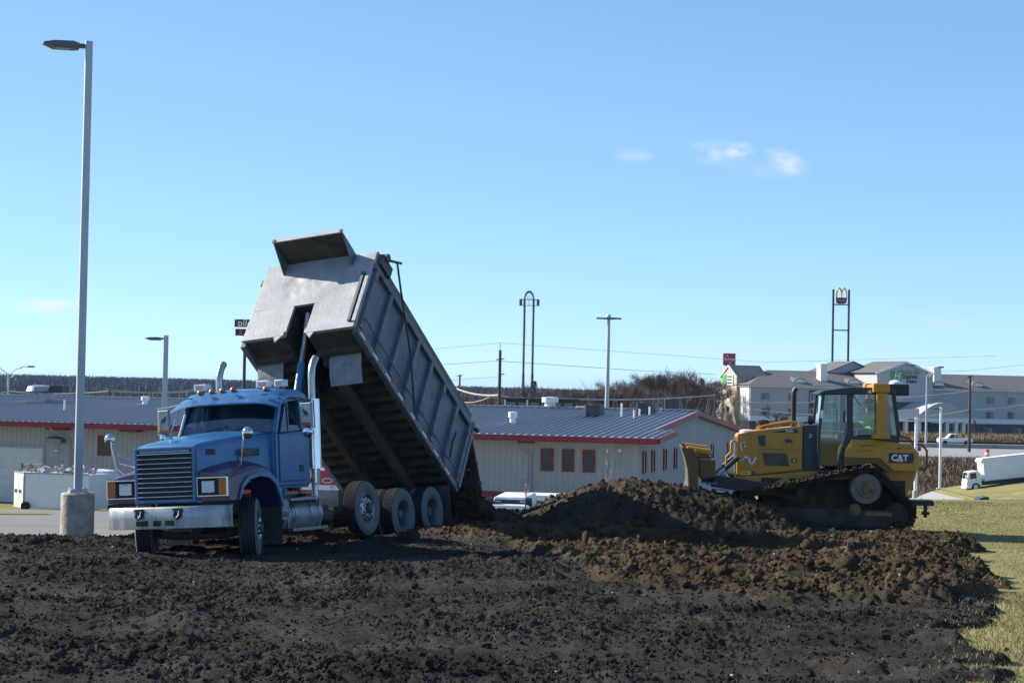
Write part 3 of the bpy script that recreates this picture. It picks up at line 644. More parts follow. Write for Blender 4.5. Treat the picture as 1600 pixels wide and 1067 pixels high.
# glazing and what shows behind it
MB().sheet([[(XW0+.03+.0*abs(v), v*.95, ZW0) for v in np.linspace(-1, 1, 9)], [(XW1-.04+.05*v*v, v*.91, ZW1+.03) for v in np.linspace(-1, 1, 9)]], (.008,0,.004)).build('windshield', K['glass'], truck)
ws = MB()
ws.bar((1.0,-.97,2.165),(1.0,.97,2.165),.04); ws.bar((1.13,0.06,2.18),(1.05,.02,2.34),.018); ws.build('windshield_frame', K['black'], truck)
for y in (.55, -.05): MB().tube([(1.0,y,2.19),(.98,y-.18,2.24),(1.05,y-.42,2.30)], .010, 5).build('wiper', K['black'], truck)
def door(s):
    d = MB().box(1.10, 2.02, s*1.028, s*1.048, 1.30, 2.14).build('door', K['blue'], truck, bevel=.01)
    MB().box(1.80, 1.92, s*1.047, s*1.062, 1.46, 1.58).build('door_handle', K['black'], d)
    fr = MB()
    P = [(1.16,2.16),(1.44,2.74),(1.92,2.77),(1.92,2.16)]
    for (a, b), (c, e) in zip(P, P[1:]+P[:1]): fr.bar((a, s*(1.035-.09*(b-2.15)), b), (c, s*(1.035-.09*(e-2.15)), e), .035, .03)
    fr.bar((1.45, s*1.03, 2.16), (1.49, s*.985, 2.75), .025)
    fr.build('window_frame', K['blue'], d)
    yy = lambda z: s*(1.03-.09*(z-2.15))
    MB().add([(1.16,yy(2.16),2.16),(1.45,yy(2.16),2.16),(1.47,yy(2.74),2.74),(1.44,yy(2.74),2.74)], [(0,1,2,3)]).build('vent_window', K['glass'], d)
    MB().add([(1.45,yy(2.16),2.16),(1.92,yy(2.16),2.16),(1.92,yy(2.3),2.3),(1.455,yy(2.3),2.3)], [(0,1,2,3)]).build('side_window', K['glass'], d)
door(-1); door(1)
mb = MB(); mb.box(1.05, 1.35, -.95, .95, 1.7, 2.12); mb.box(1.3,1.36,-.95,.95,1.9,2.16); mb.build('dashboard', K['dark'], truck)
for y in (-.5, .52):
    mb = MB(); mb.box(1.55, 2.0, y-.24, y+.24, 1.6, 1.8); mb.box(1.92, 2.08, y-.23, y+.23, 1.75, 2.45); mb.build('cab_seat', K['cloth'], truck, bevel=.04)
n = 18; c = Vector((1.45,-.5,2.17)); pts = [c+Vector((.10*math.sin(2*math.pi*i/n), .23*math.cos(2*math.pi*i/n), .19*math.sin(2*math.pi*i/n))) for i in range(n+1)]
mb = MB().tube(pts, .014, 6, False); mb.bar(pts[0], pts[9], .03, .015); mb.tube([c, c+Vector((-.25,0,-.25))], .03, 6); mb.build('steering_wheel', K['black'], truck)
MB().add([(1.16,-.72,2.17),(1.2,-.3,2.17),(1.4,-.35,2.18),(1.36,-.75,2.19)], [(0,1,2,3)]).build('papers_on_dash', K['white'], truck)
# lamps and boxes on the roof
for y in (.72, .47, .25, .02, -.66): MB().lathe([(.055,0),(.052,.03),(.035,.055),(0,.065)], (1.33,y,2.965-.03*abs(y)), 'z', 12).build('marker_light', K['amber'], truck, smooth=True)
for y, w in ((.86,.13),(-.46,.13),(-.80,.09)):
    b = MB(); b.box(1.55,1.75,y-w,y+w,3.0,3.13); wb = b.build('roof_work_light', K['white'], truck, bevel=.015)
    MB().box(1.543,1.55,y-w*.6,y+w*.6,3.03,3.10).build('lamp_glass', K['dullalu'], wb); MB().bar((1.65,y,2.93),(1.65,y,3.0),.05).build('lamp_bracket', K['greydark'], wb)
MB().tube([(1.7,-.35,3.03),(1.7,-.72,3.03)], .02, 8).build('air_horn', K['chrome'], truck)
# exhausts
for s in (-1, 1):
    y = s*.99
    e = MB().tube([(2.44,y,1.0),(2.44,y,3.12),(2.45,y,3.25),(2.48,y,3.37),(2.54,y,3.47),(2.63,y,3.55)], [.065,.065,.068,.068,.068,.066], 14, False).build('exhaust_stack', K['steel'], truck, smooth=True)
    MB().tube([(2.44,y,1.2),(2.44,y,2.6)], .105, 14).build('muffler', K['dullalu'], e, smooth=True)
    hs = MB().sheet([[(2.44+.135*math.cos(a), y+s*.135*math.sin(a), z) for a in np.linspace(-.6, 3.3, 10)] for z in (1.5, 2.78)], (0,s*.004,0)).build('heat_shield', K['chrome'], e, smooth=True)
    hole = MB().box(-.010,.010,-.003,.003,-.012,.012).mesh('slot')
    for j in range(3):
        for i in range(30):
            a = (-.1, .35, .8)[j]
            o = link('shield_slot', hole, K['dark'], e); o.location = (2.44+.141*math.cos(a), y+s*.141*math.sin(a), 1.56+i*.0405); o.rotation_euler = (0, 0, (a-math.pi/2)*s)
    MB().tube([(2.30,y+s*.10,1.25),(2.30,y+s*.10,2.2)], .022, 8).build('grab_handle', K['chrome'], truck, smooth=True)
# mirrors
for s in (-1, 1):
    mb = MB().box(1.28,1.36,s*1.38,s*1.60,2.26,2.68); mr_ = mb.build('side_mirror', K['dullalu'], truck, bevel=.02)
    mb = MB().tube([(1.30,s*1.0,2.78),(1.30,s*1.36,2.73),(1.32,s*1.63,2.71),(1.33,s*1.64,2.24),(1.30,s*1.35,2.18),(1.2,s*1.03,2.16)], .013, 6)
    mb.tube([(1.15,s*1.03,2.80),(1.25,s*1.2,2.5),(1.30,s*1.37,2.2)], .010, 6); mb.build('mirror_bracket', K['black'] if s < 0 else K['chrome'], mr_)
    MB().box(1.272,1.281,s*1.40,s*1.58,2.285,2.325).build('mirror_marker', K['red'] if s < 0 else K['amber'], mr_)
    MB().lathe([(.0,-.06),(.07,-.045),(.105,0),(.10,.01)], (1.31,s*1.50,2.16), 'x', 16).build('spot_mirror', K['chrome'], mr_, smooth=True)
    # small dog emblem on the mirror back
    d = [(-.06,-.05),(-.05,.0),(-.03,.03),(.02,.05),(.04,.08),(.065,.075),(.06,.05),(.075,.03),(.05,.02),(.04,-.02),(.045,-.06),(.025,-.06),(.02,-.025),(-.02,-.03),(-.03,-.07),(-.045,-.07),(-.035,-.035)]
    MB().prism([(s*1.49-s*a*.9, 2.49+b) for a, b in d], 1.2765, 1.279, 'x').build('dog_emblem', K['greytxt'], mr_)
    # bonnet-mounted convex mirror on its stalk
    base = Vector((-.55, s*1.12, 1.52)); top = Vector((-.62, s*1.33, 2.06))
    mb = MB().tube([base, base+Vector((-.03,s*.14,.12)), top+Vector((0,0,-.04)), top+Vector((0,-s*.0,.05)), top+Vector((.08,-s*.02,.08))], .013, 6)
    mb.tube([base+Vector((.45,-s*.30,.06)), base+Vector((0,s*.12,.34))], .011, 6); mb.tube([base+Vector((.30,-s*.36,.05)), base+Vector((0,s*.1,.2))], .008, 6)
    st = mb.build('hood_mirror_stalk', K['chrome'], truck, smooth=True)
    MB().lathe([(0,-.075),(.05,-.068),(.085,-.045),(.105,0),(.10,.012),(0,.02)], tuple(top+Vector((.05,s*.06 if s > 0 else -.06,.09))), 'x', 18).build('convex_mirror', K['chrome'], st, smooth=True)
# tank, steps, boxes
for s in (-1, 1):
    tk = MB().lathe([(0,1.18),(.26,1.18),(.30,1.22),(.30,2.52),(.26,2.56),(0,2.56)], (0,s*.80,.68), 'x', 24).build('fuel_tank', K['dullalu'], truck, smooth=True)
    for x in (1.38, 1.48, 2.05, 2.35): MB().lathe([(.303,x),(.318,x+.005),(.318,x+.055),(.303,x+.06)], (0,s*.80,.68), 'x', 24).build('tank_strap', K['steel'], tk, smooth=True)
    stp = MB().box(1.15, 2.48, s*.62, s*1.22, .94, .985).build('step', K['alu'], truck, bevel=.006); MB().box(1.2, 2.48, s*.95, s*1.22, .40, .455).build('lower_step', K['alu'], stp, bevel=.006)
    for x in (1.25, 2.40): MB().bar((x, s*1.08, .45),(x, s*1.08,.94),.03).build('step_hanger', K['dullalu'], stp)
    MB().box(.95, 1.18, s*.72, s*1.15, .62, .98).build('battery_box', K['dullalu'], truck, bevel=.01)
    MB().box(.97, 1.16, s*1.152, s*1.16, .66, .76).build('box_label', K['blue'], truck)
    MB().sheet([[(.82+.03*math.sin(t*2), s*(.72+.46*u), .95-.75*t) for u in (0,.5,1)] for t in (0,.3,.6,1)], (.012,0,0)).build('front_mud_flap', K['flap'], truck, smooth=True)
mb = MB(); mb.box(2.62,2.9,-.7,-.5,.7,1.05); mb.tube([(2.6,-.62,.6),(3.6,-.62,.6)], .13, 12); mb.box(3.0,3.6,-.62,-.49,.55,.80); mb.build('air_tank', K['greydark'], truck, smooth=True)
MB().lathe([(0,-.02),(.12,-.02),(.15,.04),(.12,.12),(0,.15)], (2.72,-.38,1.12), 'z', 16).build('air_cleaner_bowl', K['chrome'], truck, smooth=True)
# wheels
def tyre_mesh(w, R0=.52, rim=.295):
    h = w/2
    return MB().lathe([(rim,-h*.80),(rim+.03,-h*.98),(R0-.10,-h*1.04),(R0-.045,-h*.97),(R0-.012,-h*.84),(R0,-h*.6),(R0,h*.6),(R0-.012,h*.84),(R0-.045,h*.97),(R0-.10,h*1.04),(rim+.03,h*.98),(rim,h*.80),(rim,-h*.80)], (0,0,0), 'y', 44, False)
def tread(w, R0=.52):
    """blocks standing proud round the tyre"""
    mb = MB(); n = 52
    for r_ in range(5):
        y0 = -w*.40+r_*w*.165; y1 = y0+w*.135
        for i in range(n):
            a0 = 2*math.pi*(i+.5*(r_ % 2)+.1)/n; a1 = a0+2*math.pi*.78/n
            v = [((R0-.004 if k < 2 else R0+.013)*math.sin(a), y, (R0-.004 if k < 2 else R0+.013)*math.cos(a)) for k in (0,2) for (a, y) in ((a0,y0),(a1,y0),(a1,y1),(a0,y1))]
            mb.add(v, [(4,5,6,7),(0,1,5,4),(1,2,6,5),(2,3,7,6),(3,0,4,7)])
    return mb
TM = {}
def wheel(loc, kind, steer=0, roll=0, flip=False):
    """kind: disc (convex, hub showing) or dish (deep set, dual)"""
    if kind not in TM:
        d = {}
        w = .30 if kind == 'disc' else .27
        d['tyre'] = tyre_mesh(w).mesh('tyre'); d['tread'] = tread(w).mesh('tread')
        if kind == 'disc':
            d['rim'] = MB().lathe([(.297,-.125),(.285,-.13),(.275,-.115),(.262,-.075),(.20,-.115),(.13,-.125),(.12,-.135),(.0,-.135)], (0,0,0), 'y', 40, False).mesh('rim')
            d['hub'] = MB().lathe([(.10,-.13),(.10,-.19),(.085,-.21),(.06,-.215),(0,-.215)], (0,0,0), 'y', 20).mesh('hub')
            d['hole_y'] = -.112; d['hole_r'] = .232
        else:
            d['rim'] = MB().lathe([(.297,-.12),(.285,-.125),(.272,-.11),(.262,.02),(.255,.10),(.21,.12),(.13,.12),(.12,.11),(0,.11)], (0,0,0), 'y', 40, False).mesh('rim')
            d['hub'] = MB().lathe([(.125,.11),(.12,-.02),(.10,-.05),(0,-.06)], (0,0,0), 'y', 20).mesh('hub')
            d['hole_y'] = .114; d['hole_r'] = .222
        d['hole'] = MB().lathe([(.031,-.004),(.031,.004)], (0,0,0), 'y', 12).mesh('hand_hole'); d['nut'] = MB().lathe([(.017,.0),(.017,-.045),(.008,-.055),(0,-.055)], (0,0,0), 'y', 6).mesh('lug_nut')
        TM[kind] = d
    d = TM[kind]; m_rim = K['alu'] if kind == 'disc' else K['rimdust']
    w = bpy.data.objects.new('wheel', None); COL.objects.link(w); w.parent = truck; w.empty_display_size = .2
    w.location = loc; w.rotation_euler = (roll, 0, steer+(math.pi if flip else 0))
    link('tyre', d['tyre'], K['sidewall'], w, True); link('tread', d['tread'], K['rubber'], w); link('rim', d['rim'], m_rim, w, True); link('hub', d['hub'], K['greydark'], w, True)
    for i in range(10):
        a = 2*math.pi*(i+.5)/10
        o = link('hand_hole', d['hole'], K['dark'], w); o.location = (d['hole_r']*math.sin(a), d['hole_y'], d['hole_r']*math.cos(a))
        a = 2*math.pi*i/10; o = link('lug_nut', d['nut'], K['chrome'], w); o.location = (.155*math.sin(a), d['hole_y']-.006, .155*math.cos(a))
    if kind == 'dish':   # the inner tyre of the pair
        o = link('inner_tyre', d['tyre'], K['sidewall'], w, True); o.location = (0, .33, 0); o = link('inner_tread', d['tread'], K['rubber'], w); o.location = (0, .33, 0)
    return w
K['rustlens'] = mat('rusty_lens', (.22,.07,.03), .6)
K['rimdust'] = mat('dusty_rim', (.13,.14,.155), .55, .4, .15, 5, dirt=.3)
ST = R(25)
wheel((0,-1.05,.52), 'disc', ST); wheel((0,1.05,.52), 'disc', ST, 0, True)
RR = R(-2.6)
wheel((4.14,-1.05,.70), 'disc', 0, RR); wheel((4.14,1.05,.62), 'disc', 0, RR, True)
for x in (5.66, 7.0): wheel((x,-1.08,.52), 'dish', 0, RR); wheel((x,1.08,.50), 'dish', 0, RR, True)
mb = MB()
for x, z in ((4.14,.66),(5.66,.52),(7.0,.52)): mb.tube([(x,-.9,z),(x,.9,z)], .10, 10)
for x in (5.66,7.0): mb.lathe([(0,-.3),(.2,-.2),(.24,0),(.2,.2),(0,.3)], (x,0,.52), 'y', 14)
for s in (-1,1): mb.bar((5.5,s*.5,.78),(7.15,s*.5,.78),.12,.14)
mb.build('rear_axles', K['under'], truck)
for s in (-1,1): MB().sheet([[(7.72+.06*t, s*(.70+.55*u), 1.02-.78*t) for u in (0,.5,1)] for t in (0,.5,1)], (.015,0,0)).build('rear_mud_flap', K['flap'], truck)
# ------------------------------------------------ raised bed, hinged at the back (own frame: x back, 0 at hinge)
bed = bpy.data.objects.new('dump_bed', None); COL.objects.link(bed); bed.parent = truck; bed.empty_display_size = .4
BEDM = Matrix.Translation((8.0, 0, .95)) @ Matrix.Rotation(R(-3.2), 4, 'X') @ Matrix.Rotation(R(39.0), 4, 'Y')
bed.matrix_local = BEDM
BW = 1.22
mb = MB().box(-3.3, .12, -BW+.02, BW-.02, .0, .05).box(-5.0, -3.301, -BW+.02, -.18, .0, .05).box(-5.0, -3.301, .32, BW-.02, .0, .05); mb.build('bed_floor', K['under'], bed)
for i in range(16):
    x = -4.55+i*.295
    cm = MB()
    if x > -3.3: cm.box(x, x+.085, -BW+.03, BW-.03, -.13, -.003)
    else: cm.box(x, x+.085, -BW+.03, -.20, -.13, -.003).box(x, x+.085, .34, BW-.03, -.13, -.003)
    cm.build('crossmember', K['under'], bed)
for s in (-1, 1):
    MB().box(-3.9, .05, s*.36, s*.50, -.34, -.131).build('bed_sill', K['under'], bed, bevel=.01)
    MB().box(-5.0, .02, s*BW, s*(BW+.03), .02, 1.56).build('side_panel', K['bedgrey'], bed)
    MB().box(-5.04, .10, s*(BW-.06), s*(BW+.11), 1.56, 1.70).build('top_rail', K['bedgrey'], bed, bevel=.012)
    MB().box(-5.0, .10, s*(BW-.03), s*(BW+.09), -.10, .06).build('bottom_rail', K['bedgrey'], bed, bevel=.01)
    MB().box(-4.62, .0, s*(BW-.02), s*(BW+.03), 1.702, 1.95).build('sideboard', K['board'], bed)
    for i in range(8):
        x = -4.92+i*.695
        MB().add([(x-.075,s*(BW+.031),.06),(x+.075,s*(BW+.031),.06),(x+.055,s*(BW+.11),.06),(x-.055,s*(BW+.11),.06),(x-.075,s*(BW+.031),1.56),(x+.075,s*(BW+.031),1.56),(x+.055,s*(BW+.11),1.56),(x-.055,s*(BW+.11),1.56)], [(0,1,2,3),(4,7,6,5),(0,4,5,1),(1,5,6,2),(2,6,7,3),(3,7,4,0)]).build('side_post', K['bedgrey'], bed)
    MB().tube([(-4.95,s*(BW+.135),.30),(-.02,s*(BW+.135),.18)], .013, 6).build('side_rod', K['bedgrey'], bed)
    for k in range(16):
        MB().box(-4.9+k*.305, -4.9+k*.305+.22, s*(BW+.0925), s*(BW+.0945), -.045, .005).build('reflective_tape', K['red'] if k % 2 else K['tape'], bed)
    for x, z in ((-4.95,.10),(-3.3,.09),(-1.45,.09)): MB().lathe([(.035,0),(.033,.018),(0,.024)], (x,s*(BW+.112),z), 'y', 10).build('side_marker', K['amber'], bed).scale = (1, 1, 1)
    for x, z in ((-4.92,1.36),(-1.45,1.36),(-.05,1.36)): MB().box(x-.03,x+.03,s*(BW+.111),s*(BW+.125),z-.03,z+.03).build('side_marker', K['red'], bed)
# front wall with the slot for the hoist, flanges, and the shelf over the cab
hb = MB()
yl, yr = -.16, .30
X0, X1 = -5.06, -5.0
hb.box(X0, X1, -BW-.03, yl, .0, .80); hb.box(X0, X1, yr, BW+.03, .0, .80)
ny, nzz = 60, 34
hb2 = MB()
DENTS = [(RNG.uniform(-1.1,1.1), RNG.uniform(.85,1.95), RNG.uniform(.004,.016), RNG.uniform(.002,.012)) for _ in range(16)]
def dent(y, z): return .004*math.sin(5*y+2*z)*math.sin(3.1*z+1)+sum(a*math.exp(-((y-p)**2+(z-q)**2)/w) for p, q, a, w in DENTS)
rows = [[(X0-.002+dent(y, z), y, z) for y in np.linspace(-BW-.03, BW+.03, ny)] for z in np.linspace(.80, 2.02, nzz)]
hb.sheet(rows, (.055,0,0))
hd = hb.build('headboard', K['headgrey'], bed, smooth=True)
for a, b in ((-BW-.03, yl), (yr, BW+.03)): MB().box(-5.10,-5.061,a,b,-.03,.10).build('headboard_lip', K['headgrey'], hd, bevel=.01)
for y, d in ((yl,-1),(yr,1)): MB().prism([(y, .02),(y+d*.22, -.02),(y+d*.16,-.17)], -5.095, -5.065, 'x').build('gusset', K['headgrey'], hd)
MB().box(-5.0,-3.3,yl-.02,yl,.0,.80).box(-5.0,-3.3,yr,yr+.02,.0,.80).build('hoist_well', K['dark'], hd)
MB().box(-3.32,-3.3,yl,yr,.05,.80).box(-5.0,-3.3,yl-.02,yr+.02,.80,.82).build('hoist_well_back', K['dark'], hd)
MB().box(-5.125,-5.062,-BW-.05,-BW+.03,.10,1.45).build('corner_angle', K['headgrey'], hd, bevel=.006)
MB().box(-5.14,-5.062,-BW+.07,-BW+.13,.12,1.42).build('corner_rib', K['bedgrey'], hd)
for s in (-1,1): MB().box(-5.05,-4.6,s*(BW-.03),s*(BW+.05),1.705,2.03).build('headboard_wing', K['headgrey'], hd)
sh = MB().box(-5.72,-5.0,-.76,.80,2.02,2.045); shelf = sh.build('cab_shield', K['under'], bed)
MB().box(-5.745,-5.72,-.78,.82,1.99,2.075).build('shield_lip', K['headgrey'], shelf)
for y in (-.76,.80): MB().prism([(-5.72,2.018),(-5.0,2.018),(-5.065,1.72)], y-.012, y+.012, 'y').build('shield_gusset', K['bedgrey'], shelf)
for y in (-.77,.80): MB().lathe([(.035,-.01),(.035,.0),(0,.006)], (-5.752,y*.97,2.03), 'x', 10).build('shield_marker', K['rustlens'], shelf)
text('shield_lettering', 'MACK', .075, K['tape'], shelf, Matrix.Translation((-5.747,.10,2.033)) @ Matrix.Rotation(R(90), 4, 'X') @ Matrix.Rotation(R(-90), 4, 'Y'), .002, .001)
# tarp gear at the front corner and its arm along the side
mb = MB().box(-5.0,-4.55,-BW-.16,-BW+.02,1.72,1.98); mb.tube([(-4.85,-BW-.2,2.0),(-4.85,BW,2.0)], .09, 12); mb.build('tarp_housing', K['greydark'], bed)
MB().tube([(-2.43,-BW-.19,-.05),(-3.2,-BW-.20,.92),(-4.14,-BW-.21,1.75),(-4.56,-BW-.22,2.14)], .022, 6).tube([(-4.78,-BW-.22,1.98),(-4.42,-BW-.22,2.26)], .028, 6).build('tarp_arm', K['black'], bed)
# tailgate hung from the top, pushed open by the load
ga = R(52); gx, gz_ = math.sin(ga), -math.cos(ga)
tg = MB()
P0 = Vector((.12, 0, 1.62)); Dg = Vector((gx, 0, gz_)); Ng = Vector((-gz_, 0, gx))
c8 = [(P0+Dg*t+Ng*n_+Vector((0, y, 0))) for n_ in (0, .06) for t, y in ((0,-BW),(1.45,-BW),(1.45,BW),(0,BW))]
tg.add(c8, [(0,1,2,3),(7,6,5,4),(0,4,5,1),(1,5,6,2),(2,6,7,3),(3,7,4,0)])
gate = tg.build('tailgate', K['under'], bed)
for t in (.25,.75,1.2): MB().bar(P0+Dg*t+Ng*.09+Vector((0,-BW,0)), P0+Dg*t+Ng*.09+Vector((0,BW,0)), .08).build('gate_rib', K['bedgrey'], gate)
for s in (-1,1): MB().box(.02,.12,s*BW,s*(BW+.12),.0,1.75).build('rear_post', K['bedgrey'], bed, bevel=.01)
for s in (-1,1): MB().tube([(.12,s*(BW+.12),1.62),(.22,s*(BW+.14),1.66)], .05, 8).build('gate_pin', K['greydark'], bed)
MB().tube([(-.62,-BW-.13,.95),(-.68,-BW-.14,.62),(-.62,-BW-.13,.25)], .02, 5).build('gate_chain', K['dark'], bed)
# rubber aprons hanging under the front of the bed
for y0, y1 in ((-1.12,-.42),(.62,1.20)):
    rows = [[(-4.42+.30*t**1.7, y-.03*t, -.02-.60*t) for y in np.linspace(y0, y1, 4)] for t in np.linspace(0, 1, 9)]
    MB().sheet(rows, (.012,0,.008)).build('rubber_apron', K['flapgrey'], bed, smooth=True)
# hoist ram from the frame into the slot
top = BEDM @ Vector((-4.85,.07,.74))
b0 = Vector((3.05,.05,.98)); dv = top-b0
hr = MB().tube([b0, b0+dv*.40], .095, 16).build('hoist_cylinder', K['blue'], truck, smooth=True)
MB().tube([b0+dv*.40, b0+dv*.72], .078, 16).build('hoist_stage', K['blue'], hr, smooth=True)
MB().tube([b0+dv*.72, b0+dv], .060, 16).build('hoist_rod', K['steel'], hr, smooth=True)
# soil sliding out of the bed
def slide():
    """load wedge: fills the back of the bed and runs out under the tailgate to the heap"""
    Bm = TRM @ BEDM; rings = []
    tail = [Vector((-1.9,0,0.0)), Vector((-.6,0,.0)), Vector((.10,0,.0))]
    n = 28; out = []
    def ring(c, hx, hy, yaw): return [(c[0]+hx*math.cos(a)*math.cos(yaw)-hy*math.sin(a)*math.sin(yaw), c[1]+hx*math.cos(a)*math.sin(yaw)+hy*math.sin(a)*math.cos(yaw), c[2]) for a in np.linspace(0, 2*np.pi, n, endpoint=False)]
    yaw = TRUCK_YAW
    top_ = Bm @ Vector((.30,0,.80)); lowp = Bm @ Vector((.95,0,-.3))
    for t in np.linspace(0, 1, 14):
        c = top_.lerp(Vector((lowp.x+.25*t, lowp.y+.3*t, .10)), t); hx = .22+.62*t; hy = 1.05+.35*t
        out.append(ring((c.x, c.y, c.z), hx, hy, yaw))
    V = np.array(out); nn = RNG.normal(size=V.shape[:2]+(1,))*.035; cen = V.mean(1, keepdims=True); d = V-cen; d[..., 2] = 0
    V = V+d/np.maximum(np.linalg.norm(d, axis=2, keepdims=True), 1e-6)*nn; V[..., 2] += RNG.normal(size=V.shape[:2])*.02
    mb = MB().loft([list(map(tuple, r)) for r in V]); o = mb.build('sliding_soil', K['soil']); tag(o, 'dark soil sliding out under the tailgate onto the heap', kind='stuff')
    at = o.data.attributes.new('brown', 'FLOAT', 'POINT'); at.data.foreach_set('value', np.full(len(o.data.vertices), .35, np.float32))
    P = np.array([np.array(V[i, j])+RNG.normal(size=3)*.03 for i in range(14) for j in range(n)]); P = np.repeat(P, 4, 0)+RNG.normal(size=(len(P)*4, 3))*.07
    clods('sliding_clods', P, RNG.uniform(.02, .08, len(P)), np.full(len(P), .35), False, 'clods tumbling from the open tailgate')
    # load still in the bed
    l = MB(); prof = [(-2.6,.05),(.10,.05),(.16,.95),(-.5,.85),(-1.6,.45)]
    l.prism(prof, -BW+.03, BW-.03, 'y'); lo = l.build('remaining_load', K['soil']); lo.matrix_world = Bm; tag(lo, 'soil still lying in the tipped bed', kind='stuff')
slide()

# gaps and seams of the cab, and lines running back to the body
for s in (-1, 1):
    q = MB()
    for a, b in (((1.085,1.285),(1.085,2.15)),((1.085,1.285),(2.035,1.285)),((2.035,1.285),(2.035,2.15))): q.bar((a[0], s*1.031, a[1]), (b[0], s*1.031, b[1]), .012, .006)
    q.build('door_gap', K['dark'], truck)
    MB().bar((1.0, s*1.034, 2.02), (2.22, s*1.034, 2.0), .008, .012).build('body_crease', K['visor'], truck)
    MB().sheet([[(1.028, s*y_, z_) for z_ in (1.3, 1.8, 2.17)] for y_ in (.935, .952)]).build('hood_gap', K['dark'], truck)
MB().tube([(2.25,-.3,2.2),(2.6,-.3,1.6),(3.0,-.25,1.15),(3.3,-.2,1.05)], .018, 6).tube([(2.25,.3,2.2),(2.55,.25,1.5),(3.0,.2,1.1)], .018, 6).build('air_line', K['black'], truck)
c0 = BEDM @ Vector((-4.7,.45,-.1)); MB().tube([c0, c0.lerp(Vector((2.7,.5,2.3)), .5)+Vector((0,0,-.1)), Vector((2.7,.5,2.0))], .006, 4).build('tarp_cable', K['black'], truck)
# ---------------------------------------------------------------- the bulldozer (x back, -y towards the viewer, z up)
DZ = Matrix.Translation((7.76, 42.55, .06)) @ Matrix.Rotation(R(-4), 4, 'Z')
dz = thing('bulldozer', 'yellow tracked bulldozer with enclosed cab and muddy tracks beside the soil mound', 'bulldozer'); dz.matrix_world = DZ
def hull(P):
    P = sorted(set(P)); 
    def half(P):
        h = []
        for p in P:
            while len(h) > 1 and (h[-1][0]-h[-2][0])*(p[1]-h[-2][1])-(h[-1][1]-h[-2][1])*(p[0]-h[-2][0]) <= 0: h.pop()
            h.append(p)
        return h
    a, b = half(P), half(P[::-1]); return a[:-1]+b[:-1]
circ = []
for cx, cz, r in ((0,.95,.45),(.68,.40,.36),(-2.45,.41,.38)): circ += [(round(cx+r*math.cos(a), 5), round(cz+r*math.sin(a), 5)) for a in np.linspace(0, 2*np.pi, 48, endpoint=False)]
H_ = np.array(hull(circ)); H_ = np.vstack([H_, H_[:1]]); seg = np.hypot(*np.diff(H_, axis=0).T); cum = np.concatenate([[0], np.cumsum(seg)]); PER = cum[-1]
NS = 50; SP = PER/NS
def path(t): t = t % PER; return np.interp(t, cum, H_[:, 0]), np.interp(t, cum, H_[:, 1])
shoe = MB()
shoe.box(-SP*.48, SP*.48, -.29, .29, .0, .022); shoe.box(-SP*.40, -SP*.28, -.29, .29, .022, .068)
shoe_me = shoe.mesh('track_shoe')
